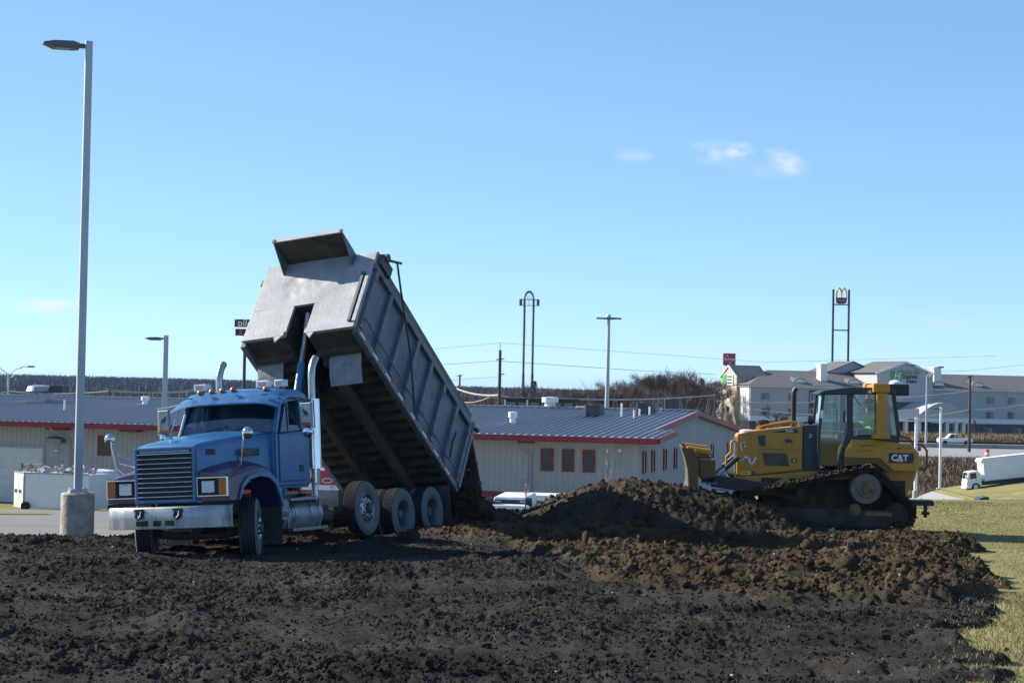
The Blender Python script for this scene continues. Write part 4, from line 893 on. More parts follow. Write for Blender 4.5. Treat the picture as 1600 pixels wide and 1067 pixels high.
for s in (-1, 1):
    yc = s*.955
    pts = [path(PER*i/120) for i in range(120)]
    inner = []
    for i in range(120):
        (x0, z0), (x1, z1) = pts[i-1], pts[(i+1) % 120]; d = math.hypot(x1-x0, z1-z0); nx, nzz = (z1-z0)/d, -(x1-x0)/d
        inner.append((pts[i][0]-nx*.085, pts[i][1]-nzz*.085))
    mb = MB(); n = 120
    for y in (-.13, .13): mb.v += [(x, yc+y, z) for x, z in pts]+[(x, yc+y, z) for x, z in inner]
    for i in range(n):
        j = (i+1) % n; mb.f += [(i, j, n+j, n+i), (2*n+i, 3*n+i, 3*n+j, 2*n+j), (i, 2*n+i, 2*n+j, j), (n+i, n+j, 3*n+j, 3*n+i)]
    tr = mb.build('track', K['track'], dz)
    for k in range(NS):
        x, z = path(k*SP+.03); x1, z1 = path(k*SP+.05); a = math.atan2(z1-z, x1-x)
        o = link('track_shoe', shoe_me, K['track'], tr); o.matrix_local = Matrix.Translation((x, yc, z)) @ Matrix.Rotation(-a, 4, 'Y') @ Matrix.Rotation(math.pi, 4, 'X')
    # wheels inside the track
    o_ = s*1.0
    def disc(name, x, z, r, m, y=1.06, parent=None, t=.1): 
        p_ = [(0,y),(r*.55,y),(r*.6,y-.02),(r*.93,y-.02),(r,y-.05),(r,y-t-.05),(0,y-t-.05)]
        return MB().lathe([(a, s*b) for a, b in p_], (x, 0, z), 'y', 32).build(name, m, parent or dz, smooth=True)
    sp = disc('drive_sprocket', 0, .95, .335, K['sprocket'] if 'sprocket' in K else K['trackdirt'], 1.17)
    for a in (R(100), R(225), R(-15)): MB().lathe([(.05, s*1.185),(.045, s*1.20),(0, s*1.20)], (.14*math.cos(a), 0, .95+.14*math.sin(a)), 'y', 12).build('hub_boss', K['dullyellow'], sp)
    MB().lathe([(.085, s*1.18),(.075, s*1.215),(0, s*1.215)], (0, 0, .95), 'y', 16).build('hub_cap', K['dullyellow'], sp)
    mb = MB()
    for i in range(25):
        a = 2*math.pi*i/25; mb.bar((.33*math.cos(a), s*1.0, .95+.33*math.sin(a)), (.385*math.cos(a), s*1.0, .95+.385*math.sin(a)), .05, .12, (0,1,0))
    mb.build('sprocket_teeth', K['track'], sp)
    disc('rear_idler', .68, .40, .27, K['trackdirt'], 1.10); disc('front_idler', -2.45, .41, .28, K['trackdirt'], 1.08)
    disc('carrier_roller', -1.40, .86, .10, K['trackdirt'], 1.16); disc('pivot_cover', -.22, .50, .13, K['dullyellow'], 1.19)
    for x in (-1.9,-1.5,-1.1,-.7,-.3,.1): disc('track_roller', x, .17, .11, K['trackdirt'], 1.08)
    fr = MB(); fr.prism([(-2.35,.20),(-2.40,.45),(-1.98,.60),(-1.86,.50),(.55,.50),(.75,.30),(.40,.10),(-1.86,.12)], s*.80, s*1.16, 'y'); frame = fr.build('track_frame', K['trackdirt'], dz, bevel=.02)
    MB().prism([(-2.38,.24),(-2.40,.47),(-1.98,.62),(-1.96,.20)], s*1.165, s*1.185, 'y').build('front_guard', K['trackdirt'], frame)
    MB().box(-1.84,.35,s*1.165,s*1.18,.16,.36).build('roller_guard', K['trackdirt'], frame, bevel=.01)
    MB().box(.0,.55,s*1.165,s*1.175,.38,.46).build('guard_panel', K['dullyellow'], frame)
for s in (-1, 1): MB().box(-2.2, .9, s*.60, s*.66, .3, 1.12).build('inner_side_plate', K['trackdirt'], dz)
# hull between the tracks and engine hood
MB().prism([(-2.75,.95),(-2.76,1.12),(-1.0,1.30),(1.1,1.34),(.93,.80),(.5,.45),(-1.6,.45)], -.60, .60, 'y').build('main_frame', K['yellow'], dz, bevel=.02)
hp = [(-2.75,1.12),(-2.75,2.04),(-2.70,2.07),(-2.46,2.13),(-1.30,2.27),(-1.30,1.30)]
hood_ = MB().prism(hp, -.52, .52, 'y').build('engine_hood', K['yellow'], dz, bevel=.03)
ys_ = -.5235
def panel(name, poly, m, d=.004, parent=None, y=ys_): return MB().prism(poly, y-d, y, 'y').build(name, m, parent or hood_)
panel('louvre_panel', [(-2.20,1.66),(-1.66,1.66),(-1.60,1.38),(-2.12,1.38)], K['greydark'])
for i in range(8): MB().bar((-2.17+.008*i*1.0, ys_-.006, 1.645-i*.034), (-1.65+.0075*i, ys_-.006, 1.645-i*.034), .006, .012).build('louvre_slat', K['yellowdark'], hood_)
panel('small_louvre', [(-2.30,2.03),(-2.13,2.05),(-2.12,1.80),(-2.25,1.80)], K['greydark'])
panel('model_strip', [(-1.98,2.13),(-1.44,2.20),(-1.42,2.11),(-1.96,2.11)], K['navy'])
text('model_lettering', 'D6N', .085, K['tape'], hood_, Matrix.Translation((-1.60,ys_-.006,2.148)) @ Matrix.Rotation(R(90), 4, 'X'), .002, .001)
panel('latch_panel', [(-1.71,1.97),(-1.55,1.97),(-1.53,1.89),(-1.69,1.89)], K['greydark'])
panel('hood_seam', [(-2.27,1.745),(-1.31,1.745),(-1.31,1.735),(-2.27,1.735)], K['greydark'], .002); panel('hood_seam', [(-2.28,1.74),(-2.27,1.74),(-2.27,1.31),(-2.28,1.31)], K['greydark'], .002); panel('hood_seam', [(-2.465,2.12),(-2.458,2.12),(-2.458,1.80),(-2.465,1.80)], K['greydark'], .002); panel('hood_seam', [(-2.04,2.15),(-2.035,2.15),(-2.035,1.75),(-2.04,1.75)], K['greydark'], .002)
panel('latch', [(-1.56,1.56),(-1.44,1.56),(-1.44,1.46),(-1.56,1.46)], K['yellowdark'], .003); panel('latch_button', [(-1.515,1.53),(-1.475,1.53),(-1.475,1.49),(-1.515,1.49)], K['steel'], .008)
# owner's looped emblem, label plate and lamps' wear on the nose side
for dzz in (0, .028, .056):
    pts = [(-2.72,1.50),(-2.66,1.475),(-2.61,1.50),(-2.585,1.54),(-2.545,1.575-dzz*.4),(-2.50,1.56-dzz*.4),(-2.485,1.50),(-2.47,1.43-dzz*.2),(-2.43,1.40-dzz*.2+.02),(-2.39,1.45),(-2.345,1.56)]
    pts = [(x+dzz*.55, z-.0*dzz) for x, z in pts[(0 if dzz == 0 else 3):]]
    MB().tube([(x, ys_-.004, z) for x, z in pts], .009, 5).build('emblem_stroke', K['tape'], hood_)
panel('label_plate', [(-2.66,1.255),(-2.44,1.255),(-2.44,1.17),(-2.66,1.17)], K['ylight']); panel('label_square', [(-2.42,1.255),(-2.34,1.255),(-2.34,1.18),(-2.42,1.18)], K['signblue'])
text('label_lettering', 'Ohio', .062, K['greytxt'], hood_, Matrix.Translation((-2.55,ys_-.006,1.212)) @ Matrix.Rotation(R(90), 4, 'X'), .001, .001)
for i, (x, z) in enumerate(((-2.66,1.86),(-2.665,1.81),(-2.655,1.76),(-2.64,1.72),(-2.59,1.88),(-2.57,1.80))): MB().lathe([(.02,ys_),(.018,ys_-.006),(0,ys_-.008)], (x,0,z), 'y', 8).build('paint_chip', K['tape'], hood_)
MB().box(-2.77,-2.752,-.42,.42,1.18,1.98).build('radiator_guard', K['greydark'], hood_)
mb = MB()
for y in (-.47, -.33):
    MB().tube([(-2.75,y,1.90),(-2.84,y,1.90),(-2.87,y,1.86),(-2.87,y,1.66),(-2.97,y,1.55),(-2.97,y,1.24),(-2.93,y,1.19),(-2.75,y,1.17)], .022, 8).build('nose_guard_rail', K['yellow'], dz, smooth=True)
MB().tube([(-2.25,-.44,2.16),(-2.25,-.44,2.20),(-2.18,-.44,2.24),(-1.56,-.44,2.345),(-1.47,-.44,2.33),(-1.43,-.44,2.26)], .030, 8).build('hood_hand_rail', K['yellow'], dz, smooth=True)
MB().tube([(-2.25,.44,2.16),(-2.25,.44,2.20),(-2.18,.44,2.24),(-1.56,.44,2.345),(-1.43,.44,2.26)], .030, 8).build('hood_hand_rail', K['yellow'], dz, smooth=True)
MB().tube([(-1.50,-.22,2.2),(-1.50,-.22,2.90),(-1.50,-.22,2.98),(-1.48,-.22,3.05),(-1.44,-.22,3.09)], .058, 14).build('exhaust_pipe', K['black'], dz, smooth=True)
MB().lathe([(.06,2.15),(.06,2.27),(.15,2.28),(.155,2.34),(.12,2.37),(0,2.375)], (-2.15,.18,0), 'z', 20).build('air_precleaner', K['black'], dz, smooth=True)
MB().lathe([(.16,2.08),(.16,2.14),(.1,2.16),(0,2.16)], (-2.52,-.25,0), 'z', 16).build('filler_cap', K['white'], dz, smooth=True)
MB().box(-1.40,-1.28,-.35,-.2,2.27,2.36).build('hood_bracket', K['dullalu'], dz, bevel=.01)
MB().lathe([(0,-.07),(.09,-.06),(.11,0),(.09,.06),(0,.07)], (-1.15,-.45,2.40), 'x', 14).build('work_lamp', K['black'], dz, smooth=True)
panel('firewall_panel', [(-1.296,1.30),(-1.296,2.28),(-.97,2.30),(-.97,1.30)], K['navy'], 1.12, dz, .56)
text('panel_marking', 'XL', .09, K['tape'], dz, Matrix.Translation((-1.15,-.566,2.05)) @ Matrix.Rotation(R(90), 4, 'X') @ Matrix.Rotation(R(-85), 4, 'Z'), .001)
# cab
cy = .80
def post(a, b, w=.07, m='navy', name='cab_pillar'):
    for s in (-1, 1): MB().bar((a[0], s*(cy-.03), a[1]), (b[0], s*(cy-.03), b[1]), w, .07, (0,1,0)).build(name, K[m], cabd, bevel=.01)
cabd = MB().prism([(-.98,1.32),(-.54,1.32),(-.30,2.06),(.74,2.09),(.74,1.95),(-.22,1.90),(-.46,1.25),(-.98,1.25)], -cy, cy, 'y').build('cab_base', K['navy'], dz)
post((-.985,1.32),(-.985,2.14)); post((-.985,2.14),(-.90,3.02)); post((-.33,2.05),(-.33,3.06), .13); post((-.54,1.34),(-.36,2.1), .12); post((.74,2.06),(.60,3.04), .09)
MB().prism([(-1.02,2.99),(-.90,3.05),(-.35,3.13),(.55,3.14),(.66,3.06),(.64,3.0),(-.98,2.95)], -cy-.03, cy+.03, 'y').build('cab_roof', K['navy'], dz, bevel=.025)
MB().box(-.93,.66,-.05,.05,1.32,1.34).build('cab_floor', K['dark'], cabd)
for s in (-1, 1):
    y = s*(cy-.005)
    dg = MB().add([(-.95,y,1.42),(-.60,y,1.42),(-.50,y,1.70),(-.42,y,2.3),(-.42,y,3.0),(-.87,y,2.97),(-.95,y,2.14)], [(0,1,2,3,4,5,6)]).build('door_glass', K['glass2'], dz)
    MB().bar((-.95,y-s*-.006,2.19),(-.42,y+s*.006,2.16),.016,.012).build('glass_divider', K['steel'], dg); MB().box(-.47,-.43,y,y+s*.04,2.36,2.62).build('door_handle', K['black'], dg)
    MB().add([(-.25,y,2.10),(.68,y,2.12),(.60,y,2.99),(-.25,y,3.0)], [(0,1,2,3)]).build('side_glass', K['glass3'], dz)
MB().add([(-.985,-cy+.08,1.45),(-.985,cy-.08,1.45),(-.985,cy-.08,2.14),(-.985,-cy+.08,2.14)], [(0,1,2,3)]).build('front_glass', K['glass2'], dz)
MB().add([(-.985,-cy+.08,2.14),(-.985,cy-.08,2.14),(-.91,cy-.08,2.98),(-.91,-cy+.08,2.98)], [(0,1,2,3)]).build('windscreen', K['glass2'], dz)
MB().add([(.74,-cy+.08,2.1),(.74,cy-.08,2.1),(.61,cy-.08,3.0),(.61,-cy+.08,3.0)], [(0,1,2,3)]).build('rear_glass', K['glass2'], dz)
MB().box(.10,.52,-.28,.28,1.98,2.12).box(.42,.56,-.27,.27,2.1,2.75).build('operator_seat', K['cloth'], dz, bevel=.03)
MB().box(-.85,-.55,-.4,.4,1.35,2.0).build('console', K['dark'], dz, bevel=.05); MB().box(-.15,.25,-.55,-.36,2.0,2.22).build('armrest', K['dark'], dz, bevel=.03)
MB().tube([(-.12,.45,2.95),(-.05,.2,2.80),(.0,.1,2.74)], .02, 6).build('grab_strap', K['dark'], dz)
MB().bar((-.93,-.84,2.45),(-.93,-.84,2.62),.03,.05).build('mirror_arm', K['white'], dz); MB().tube([(-.93,-.8,2.9),(-1.02,-.84,2.97),(-1.04,-.84,2.55)], .015, 6).build('cab_hand_rail', K['black'], dz)
MB().lathe([(0,-.05),(.05,-.045),(.06,0),(.05,.03),(0,.04)], (.09,-.80,3.03), 'x', 12).build('cab_lamp', K['lens'], dz)
# roll-over posts, air conditioner, rear tank
for s in (-1, 1):
    rp = MB().box(.22,.45,s*.86,s*1.0,2.12,3.02).build('rollover_post', K['yellow'], dz, bevel=.015)
    MB().box(.15,.52,s*.80,s*1.03,2.03,2.14).build('post_foot', K['yellow'], rp, bevel=.01); MB().box(.14,.50,s*.6,s*1.02,3.02,3.23).build('post_head', K['yellow'], rp, bevel=.03)
MB().box(.18,.48,-.6,.6,3.04,3.20).build('rollover_beam', K['yellow'], dz, bevel=.02)
MB().box(.52,.97,-.62,.62,2.97,3.22).build('roof_air_conditioner', K['black'], dz, bevel=.03)
MB().lathe([(.15,3.22),(.145,3.26),(.10,3.30),(0,3.315)], (.71,-.3,0), 'z', 18).build('antenna_dome', K['white'], dz, smooth=True)
tk = [(-.44,1.62),(-.42,1.76),(-.29,2.0),(.31,2.0),(1.02,1.90),(1.14,1.75),(1.16,1.35),(.62,1.35),(.30,1.62)]
top_in = .14
mb = MB(); A = []; 
def ring_t(y, ins): return [(x, y, min(z, 2.0-ins) if z > 1.78 else z) for x, z in tk]
mb.loft([ring_t(-.96, .22), ring_t(-.96, .20), ring_t(-.86, .0), ring_t(.86, .0), ring_t(.96, .20), ring_t(.96, .22)])
tank = mb.build('rear_tank', K['yellow'], dz, bevel=.015)
MB().prism([(-.44,1.62),(.30,1.62),(.62,1.35),(.50,1.30),(.2,1.50),(-.46,1.42)], -.94, .94, 'y').build('fender_underside', K['yellowdark'], tank)
MB().prism([(.32,1.34),(1.16,1.345),(1.08,1.05),(.93,.82),(.55,.80)], -.62, .62, 'y').build('rear_case', K['yellow'], dz, bevel=.02)
yt = -.965
def tpanel(name, poly, m, d=.004): return MB().prism(poly, yt-d, yt, 'y').build(name, m, tank)
tpanel('brand_plate', [(.50,1.735),(1.04,1.735),(1.0,1.515),(.50,1.515)], K['navy']); tpanel('brand_flash', [(.90,1.515),(1.0,1.515),(1.06,1.66),(.99,1.62)], K['maroon'], .006)
text('brand_lettering', 'CAT', .185, K['tape'], tank, Matrix.Translation((.735,yt-.007,1.622)) @ Matrix.Rotation(R(90), 4, 'X'), .002, .006, .98)
tpanel('brand_triangle', [(.665,1.548),(.805,1.548),(.735,1.622)], K['signyellow'], .011)
for x in (.35, .50, 1.02): tpanel('tank_seam', [(x,1.74),(x+.008,1.74),(x+.008,1.38),(x,1.38)], K['yellowdark'], .002)
tpanel('tank_lettering_strip', [(-.16,1.775),(.24,1.775),(.24,1.765),(-.16,1.765)], K['yellowdark'], .002)
text('grade_lettering', 'GRADE CONTROL', .05, K['greytxt'], tank, Matrix.Translation((.06,yt+.04,1.88)) @ Matrix.Rotation(R(63), 4, 'X'), .001, 0, .9)
for x in (-.1, .70): MB().box(x, x+.05, yt+.02, yt+.04, 1.80, 1.85).build('tank_latch', K['greydark'], tank)
MB().tube([(1.16,-.55,1.92),(1.25,-.55,1.92),(1.37,-.55,1.79),(1.38,-.55,1.44),(1.33,-.55,1.37),(1.20,-.55,1.39)], .025, 8).build('rear_guard_rail', K['yellowdark'], dz, smooth=True)
MB().lathe([(0,-.04),(.04,-.035),(.05,0),(.04,.03),(0,.04)], (1.20,-.62,1.82), 'x', 12).build('tail_lamp', K['orange'], dz)
MB().tube([(.55,-.7,2.08),(.85,-.72,2.08),(1.0,-.72,2.02),(1.05,-.72,1.9)], .02, 6).build('rear_hose', K['yellowdark'], dz)
MB().box(1.05,1.58,-.28,.28,.57,.68).box(1.05,1.22,-.2,.2,.35,.57).box(1.40,1.47,-.06,.06,.30,.57).build('drawbar', K['black'], dz, bevel=.01)
MB().box(1.36,1.52,-.09,.09,.36,.42).build('drawbar_hook', K['black'], dz, bevel=.01)
# blade, its arms and rams
bl = [(-3.98,1.76),(-3.90,1.55),(-3.84,1.30),(-3.82,1.0),(-3.86,.72),(-3.95,.48)]
rows = [[(x, y, z) for y in np.linspace(-1.62, 1.62, 9)] for x, z in bl]
blade = MB().sheet(rows, (.05,0,.005)).build('blade', K['bladesteel'], dz, smooth=True)
for s in (-1, 1):
    MB().prism([(-3.97,1.77),(-3.72,1.75),(-3.60,1.45),(-3.62,.9),(-3.80,.55),(-3.94,.50),(-3.84,.75),(-3.80,1.0),(-3.82,1.3),(-3.88,1.55)], s*1.60, s*1.66, 'y').build('blade_end', K['yellowdark'], blade)  # darker yellow here paints in the shade on the blade ends
    MB().tube([(-3.36,s*1.2,1.66),(-3.85,s*1.2,1.72)], .085, 12).build('blade_tube', K['yellow'], blade, smooth=True)
    MB().lathe([(.06,0),(.055,.02),(0,.025)], (-3.335,s*1.2,1.66), 'x', 12).build('tube_cap', K['steel'], blade)
    MB().box(-3.60,-3.24,s*.75,s*1.50,1.14,1.52).build('blade_bracket', K['yellowdark'], blade, bevel=.03)
    MB().bar((-3.3,s*1.0,1.05),(-2.0,s*.86,.88),.20,.26).build('push_arm', K['black'], dz, bevel=.02); MB().bar((-2.0,s*.86,.88),(-1.3,s*.72,.70),.16,.22).build('push_arm_rear', K['trackdirt'], dz)
    MB().tube([(-3.5,s*.85,1.05),(-2.9,s*.6,1.1)], .05, 10).build('tilt_ram', K['steel'], dz, smooth=True)
    rm = MB().tube([(-2.72,s*.62,1.55),(-3.0,s*.68,1.30)], .055, 10).build('lift_ram', K['black'], dz, smooth=True); MB().tube([(-3.0,s*.68,1.30),(-3.4,s*.75,.95)], .03, 10).build('ram_rod', K['steel'], rm, smooth=True)
    MB().prism([(-1.95,1.0),(-1.62,1.22),(-1.60,.85),(-1.9,.8)], s*.62, s*.72, 'y').build('arm_bracket', K['yellow'], dz)
MB().box(-3.80,-3.62,-1.5,1.5,.7,1.0).box(-3.82,-3.66,-1.55,1.55,1.45,1.72).build('blade_stiffener', K['yellow'], blade, bevel=.02)
MB().tube([(-3.3,-1.05,.82),(-2.9,-1.03,.80)], .06, 12).build('hinge_pin', K['steel'], dz, smooth=True); MB().bar((-3.55,-1.4,1.03),(-3.18,-1.4,1.0),.05,.035).build('arm_strap', K['blue'], dz)
# ---------------------------------------------------------------- the operator, seated in the cab facing forward
def skin_body(name, verts, edges, radii, m, parent=None, root=0, sub=2):
    me = bpy.data.meshes.new(name); me.from_pydata(verts, edges, []); me.update()
    o = bpy.data.objects.new(name, me); COL.objects.link(o); me.materials.append(m)
    if parent is not None: o.parent = parent
    sk = o.modifiers.new('skin', 'SKIN'); sk.use_smooth_shade = True
    for i, r in enumerate(radii): me.skin_vertices[0].data[i].radius = (r if isinstance(r, tuple) else (r, r))
    for i in range(len(verts)): me.skin_vertices[0].data[i].use_root = (i == root)
    sb = o.modifiers.new('sub', 'SUBSURF'); sb.levels = sub; sb.render_levels = sub
    return o
PV = [(.26,0,2.20),(.26,0,2.40),(.24,0,2.56),(.22,0,2.64),(.19,0,2.72),(.175,0,2.80),(.19,0,2.87),
      (.25,.19,2.57),(.12,.27,2.36),(-.12,.24,2.30),(-.20,.22,2.30), (.25,-.19,2.57),(.14,-.27,2.36),(-.08,-.28,2.28),(-.16,-.28,2.28),
      (.22,.10,2.17),(-.22,.13,2.16),(-.32,.13,1.75),(-.42,.13,1.70), (.22,-.10,2.17),(-.22,-.13,2.16),(-.32,-.13,1.75),(-.42,-.13,1.70)]
PE = [(0,1),(1,2),(2,3),(3,4),(4,5),(5,6),(2,7),(7,8),(8,9),(9,10),(2,11),(11,12),(12,13),(13,14),(0,15),(15,16),(16,17),(17,18),(0,19),(19,20),(20,21),(21,22)]
PR = [(.12,.15),(.13,.17),(.11,.13),.055,.085,.098,.075,.075,.055,.042,.04,.075,.055,.042,.04,.09,.075,.055,.045,.09,.075,.055,.045]
person = skin_body('person', PV, PE, PR, K['cloth']); person.matrix_world = DZ
tag(person, 'operator in a hi-vis vest and dark cap seated in the bulldozer cab', 'person')
MB().lathe([(.0,2.905),(.06,2.895),(.105,2.85),(.112,2.795),(.10,2.79)], (.185,0,0), 'z', 18).box(.03,.12,-.07,.07,2.79,2.805).build('cap', K['cloth'], person, smooth=True)
MB().lathe([(.0,2.68),(.06,2.685),(.088,2.72),(.096,2.77),(.096,2.80)], (.178,0,0), 'z', 18).add([(.075,-.015,2.755),(.055,0,2.735),(.075,.015,2.755),(.085,0,2.775)], [(0,1,2,3)]).build('face', K['skin'], person, smooth=True)
def ell(x, z, rx, ry): return [(x+rx*math.cos(a), ry*math.sin(a), z) for a in np.linspace(0, 2*np.pi, 18, endpoint=False)]
MB().loft([ell(.26,2.13,.165,.205), ell(.26,2.25,.165,.20), ell(.26,2.42,.165,.205), ell(.25,2.54,.15,.215), ell(.235,2.61,.10,.14)]).build('hi_vis_vest', K['hiviz'], person, smooth=True)
for s in (-1, 1):
    MB().tube([(.25,s*.18,2.575),(.19,s*.24,2.46),(.13,s*.275,2.36),(.0,s*.27,2.32)], [.092,.082,.075,.066], 12).build('sleeve', K['hiviz'], person, smooth=True)
    MB().tube([(.10,s*.283,2.41),(.10,s*.283,2.44)], .001, 4).build('sleeve_seam', K['tape'], person)
    MB().tube([(.205,s*.222,2.50),(.175,s*.245,2.45)], .089, 12, False).build('reflective_band', K['tape'], person)
MB().loft([ell(.26,2.30,.170,.208), ell(.26,2.35,.170,.210)], False).build('reflective_band', K['tape'], person, smooth=True)
# ---------------------------------------------------------------- tall lamp on its concrete pier
def square_lamp(name, label, X, Y, z0, zt, pier_h, pier_r, w, head_l, yaw, group='parking lot lamps', m='gsteel', detail=True):
    t = thing(name, label, 'street lamp', (X, Y, z0), (0, 0, yaw), group)
    if pier_h: MB().lathe([(pier_r,-.3),(pier_r,pier_h-.03),(pier_r-.03,pier_h),(0,pier_h)], (0,0,0), 'z', 40).build('concrete_pier', K['concrete'], t, smooth=True)
    h = zt-z0
    a, b = w/2, w/2*.9
    MB().loft([[(-a,-a,pier_h),(a,-a,pier_h),(a,a,pier_h),(-a,a,pier_h)], [(-b,-b,h),(b,-b,h),(b,b,h),(-b,b,h)]]).build('pole', K[m], t, bevel=.012)
    if detail:
        MB().box(-.17,.17,-.17,.17,pier_h,pier_h+.03).build('base_plate', K['gsteel'], t)
        for sx in (-1,1):
            for sy_ in (-1,1): MB().lathe([(.05,pier_h+.031),(.045,pier_h+.07),(.025,pier_h+.085),(0,pier_h+.088)], (sx*.125,sy_*.125,0), 'z', 10).build('bolt_cover', K['gsteel'], t, smooth=True)
    z = h-.10*(w/.15)
    k = head_l
    MB().box(-w/2-k*.18,-w/2,-.05*k,.05*k,z-.055*k,z+.05*k).build('arm', K['lamphead'], t)
    hd_ = MB().loft([[(-w/2-k*.14,-.13*k,z-.10*k),(-w/2-k*.14,.13*k,z-.10*k),(-w/2-k*.14,.13*k,z+.05*k),(-w/2-k*.14,-.13*k,z+.05*k)], [(-w/2-k*.30,-.24*k,z-.10*k),(-w/2-k*.30,.24*k,z-.10*k),(-w/2-k*.30,.24*k,z+.075*k),(-w/2-k*.30,-.24*k,z+.075*k)], [(-w/2-k*.75,-.24*k,z-.10*k),(-w/2-k*.75,.24*k,z-.10*k),(-w/2-k*.75,.24*k,z+.06*k),(-w/2-k*.75,-.24*k,z+.06*k)], [(-w/2-k,-.15*k,z-.02*k),(-w/2-k,.15*k,z-.02*k),(-w/2-k,.15*k,z+.02*k),(-w/2-k,-.15*k,z+.02*k)]]).build('lamp_head', K['lamphead'], t, bevel=.01)
    if detail:
        MB().box(-w/2-k*.70,-w/2-k*.36,-.18*k,.18*k,z-.112*k,z-.10*k).build('lamp_glass', K['lampglass'], hd_)
        MB().lathe([(.03*k,z+.07*k),(.03*k,z+.11*k),(0,z+.115*k)], (-w/2-k*.28,0,0), 'z', 10).build('photocell', K['lamphead'], hd_)
    return t
K['lamphead'] = mat('lamp_bronze', (.10,.105,.12), .5, .3, .1, 4); K['lampglass'] = mat('lamp_lens', (.30,.27,.2), .3, 0, .1, 6)
lp = at(123, 843, 36.45)
square_lamp('lamp_post', 'tall square grey lamp post on a round concrete pier beside the truck', lp.x, lp.y, .0, 9.48, .90, .315, .15, .78, R(20))

# mud packed on the upper run of the tracks
Pm = []
for i in range(1500):
    t_ = RNG.uniform(0, PER); x, z = path(t_)
    if z > .6 or RNG.uniform() < .25: Pm.append((x+RNG.normal()*.02, (-1 if RNG.uniform() < .75 else 1)*RNG.uniform(.68, 1.24), z+RNG.uniform(.0, .06)*(1 if z > .5 else -.3)))
Pm = np.array(Pm); o = clods('packed_mud', Pm, RNG.uniform(.012, .045, len(Pm)), RNG.uniform(.4, 1, len(Pm)), False); o.parent = dz
# ---------------------------------------------------------------- warehouse with a seamed metal roof (x along the front, y back)
WM = Matrix.Translation((6.285, 94.85, 0)) @ Matrix.Rotation(R(-18.43), 4, 'Z')
wh = thing('warehouse', 'long low beige metal warehouse with red eaves and seamed roof behind the truck', 'building'); wh.matrix_world = WM
XL, ZG, ZE, YR, ZR, YB = -50.0, -4.6, .70, 12.2, 1.92, 24.4
def corr(x0, x1, per=.30, dep=.035):
    xs_ = []; x = x0
    while x < x1-.01:
        for a, d in ((0,0),(per*.62,0),(per*.72,1),(per*.90,1)): 
            if x+a < x1: xs_.append((x+a, d*dep))
        x += per
    return xs_+[(x1, 0)]
cs = corr(XL, 0)
MB().sheet([[(x, -d, ZG) for x, d in cs], [(x, -d, ZE-.02) for x, d in cs]]).build('front_wall', K['wall'], wh, fix=False)
cs = corr(0, YB); zr = lambda y: ZE+(ZR-ZE)*(1-abs(y-YR)/(YR+1.2)) 
MB().sheet([[(d, y, ZG) for y, d in cs], [(d, y, zr(y)-.05) for y, d in cs]]).build('gable_wall', K['wall'], wh, fix=False)
MB().box(XL, -.05, YB-.1, YB, ZG, ZE).box(XL-.1, XL, .05, YB, ZG, ZE).build('back_wall', K['wall'], wh)
def slab(x0, x1, y0, y1, t=.05): return MB().add([(x0,y0,zr(y0)-t),(x1,y0,zr(y0)-t),(x1,y1,zr(y1)-t),(x0,y1,zr(y1)-t),(x0,y0,zr(y0)),(x1,y0,zr(y0)),(x1,y1,zr(y1)),(x0,y1,zr(y1))], [(0,3,2,1),(4,5,6,7),(0,1,5,4),(1,2,6,5),(2,3,7,6),(3,0,4,7)])
roof = slab(XL, .25, -1.2, YR).build('roof', K['roof'], wh)
slab(XL, .25, YR, YB+1.2).build('rear_roof_slope', K['roof'], wh); slab(.251, 1.35, -1.2, 2.3).build('corner_canopy', K['roof'], wh)
mb = MB(); x = XL+.1
while x < 1.3:
    y1 = YR if x < .2 else 2.3
    mb.add([(x-.022,-1.19,zr(-1.19)+.002),(x+.022,-1.19,zr(-1.19)+.002),(x+.022,y1,zr(y1)+.002),(x-.022,y1,zr(y1)+.002),(x-.010,-1.19,zr(-1.19)+.085),(x+.010,-1.19,zr(-1.19)+.085),(x+.010,y1,zr(y1)+.085),(x-.010,y1,zr(y1)+.085)], [(0,1,5,4),(1,2,6,5),(2,3,7,6),(3,0,4,7),(4,5,6,7)]); x += .405
tag(mb.build('roof_seams', K['rib'], roof), kind='stuff')
MB().box(XL, .25, YR-.22, YR+.22, ZR-.02, ZR+.09).build('ridge_cap', K['rib'], wh, bevel=.02)
MB().box(XL, 1.352, -1.32, -1.2, ZE-.30, ZE-.01).build('eave_fascia', K['redtrim'], wh)
MB().box(XL, 1.3, -1.2, -.05, ZE-.30, ZE-.28).build('soffit', K['wall'], wh)
def rake(x, y0, y1, h=.26): return MB().add([(x,y0,zr(y0)-h),(x+.1,y0,zr(y0)-h),(x+.1,y1,zr(y1)-h),(x,y1,zr(y1)-h),(x,y0,zr(y0)+.02),(x+.1,y0,zr(y0)+.02),(x+.1,y1,zr(y1)+.02),(x,y1,zr(y1)+.02)], [(0,3,2,1),(4,5,6,7),(0,1,5,4),(1,2,6,5),(2,3,7,6),(3,0,4,7)]).build('rake_trim', K['redtrim'], wh)
rake(.252, 2.32, YR); rake(.252, YR, YB+1.2); rake(1.352, -1.2, 2.3)
def wwin(x, w, z0, z1):
    f = MB(); 
    for a, b, c, d in ((x,x+.07,z0,z1),(x+w-.07,x+w,z0,z1),(x+.07,x+w-.07,z0,z0+.07),(x+.07,x+w-.07,z1-.07,z1)): f.box(a, b, -.085, -.03, c, d)
    o = f.build('window', K['redtrim'], wh); MB().box(x+.06, x+w-.06, -.06, -.045, z0+.06, z1-.06).build('pane', K['winglass'], o)
for x in (-4.95, -3.86, -2.79): wwin(x, .64, -1.10, .02)
wwin(-30.2, .78, -1.08, .02)
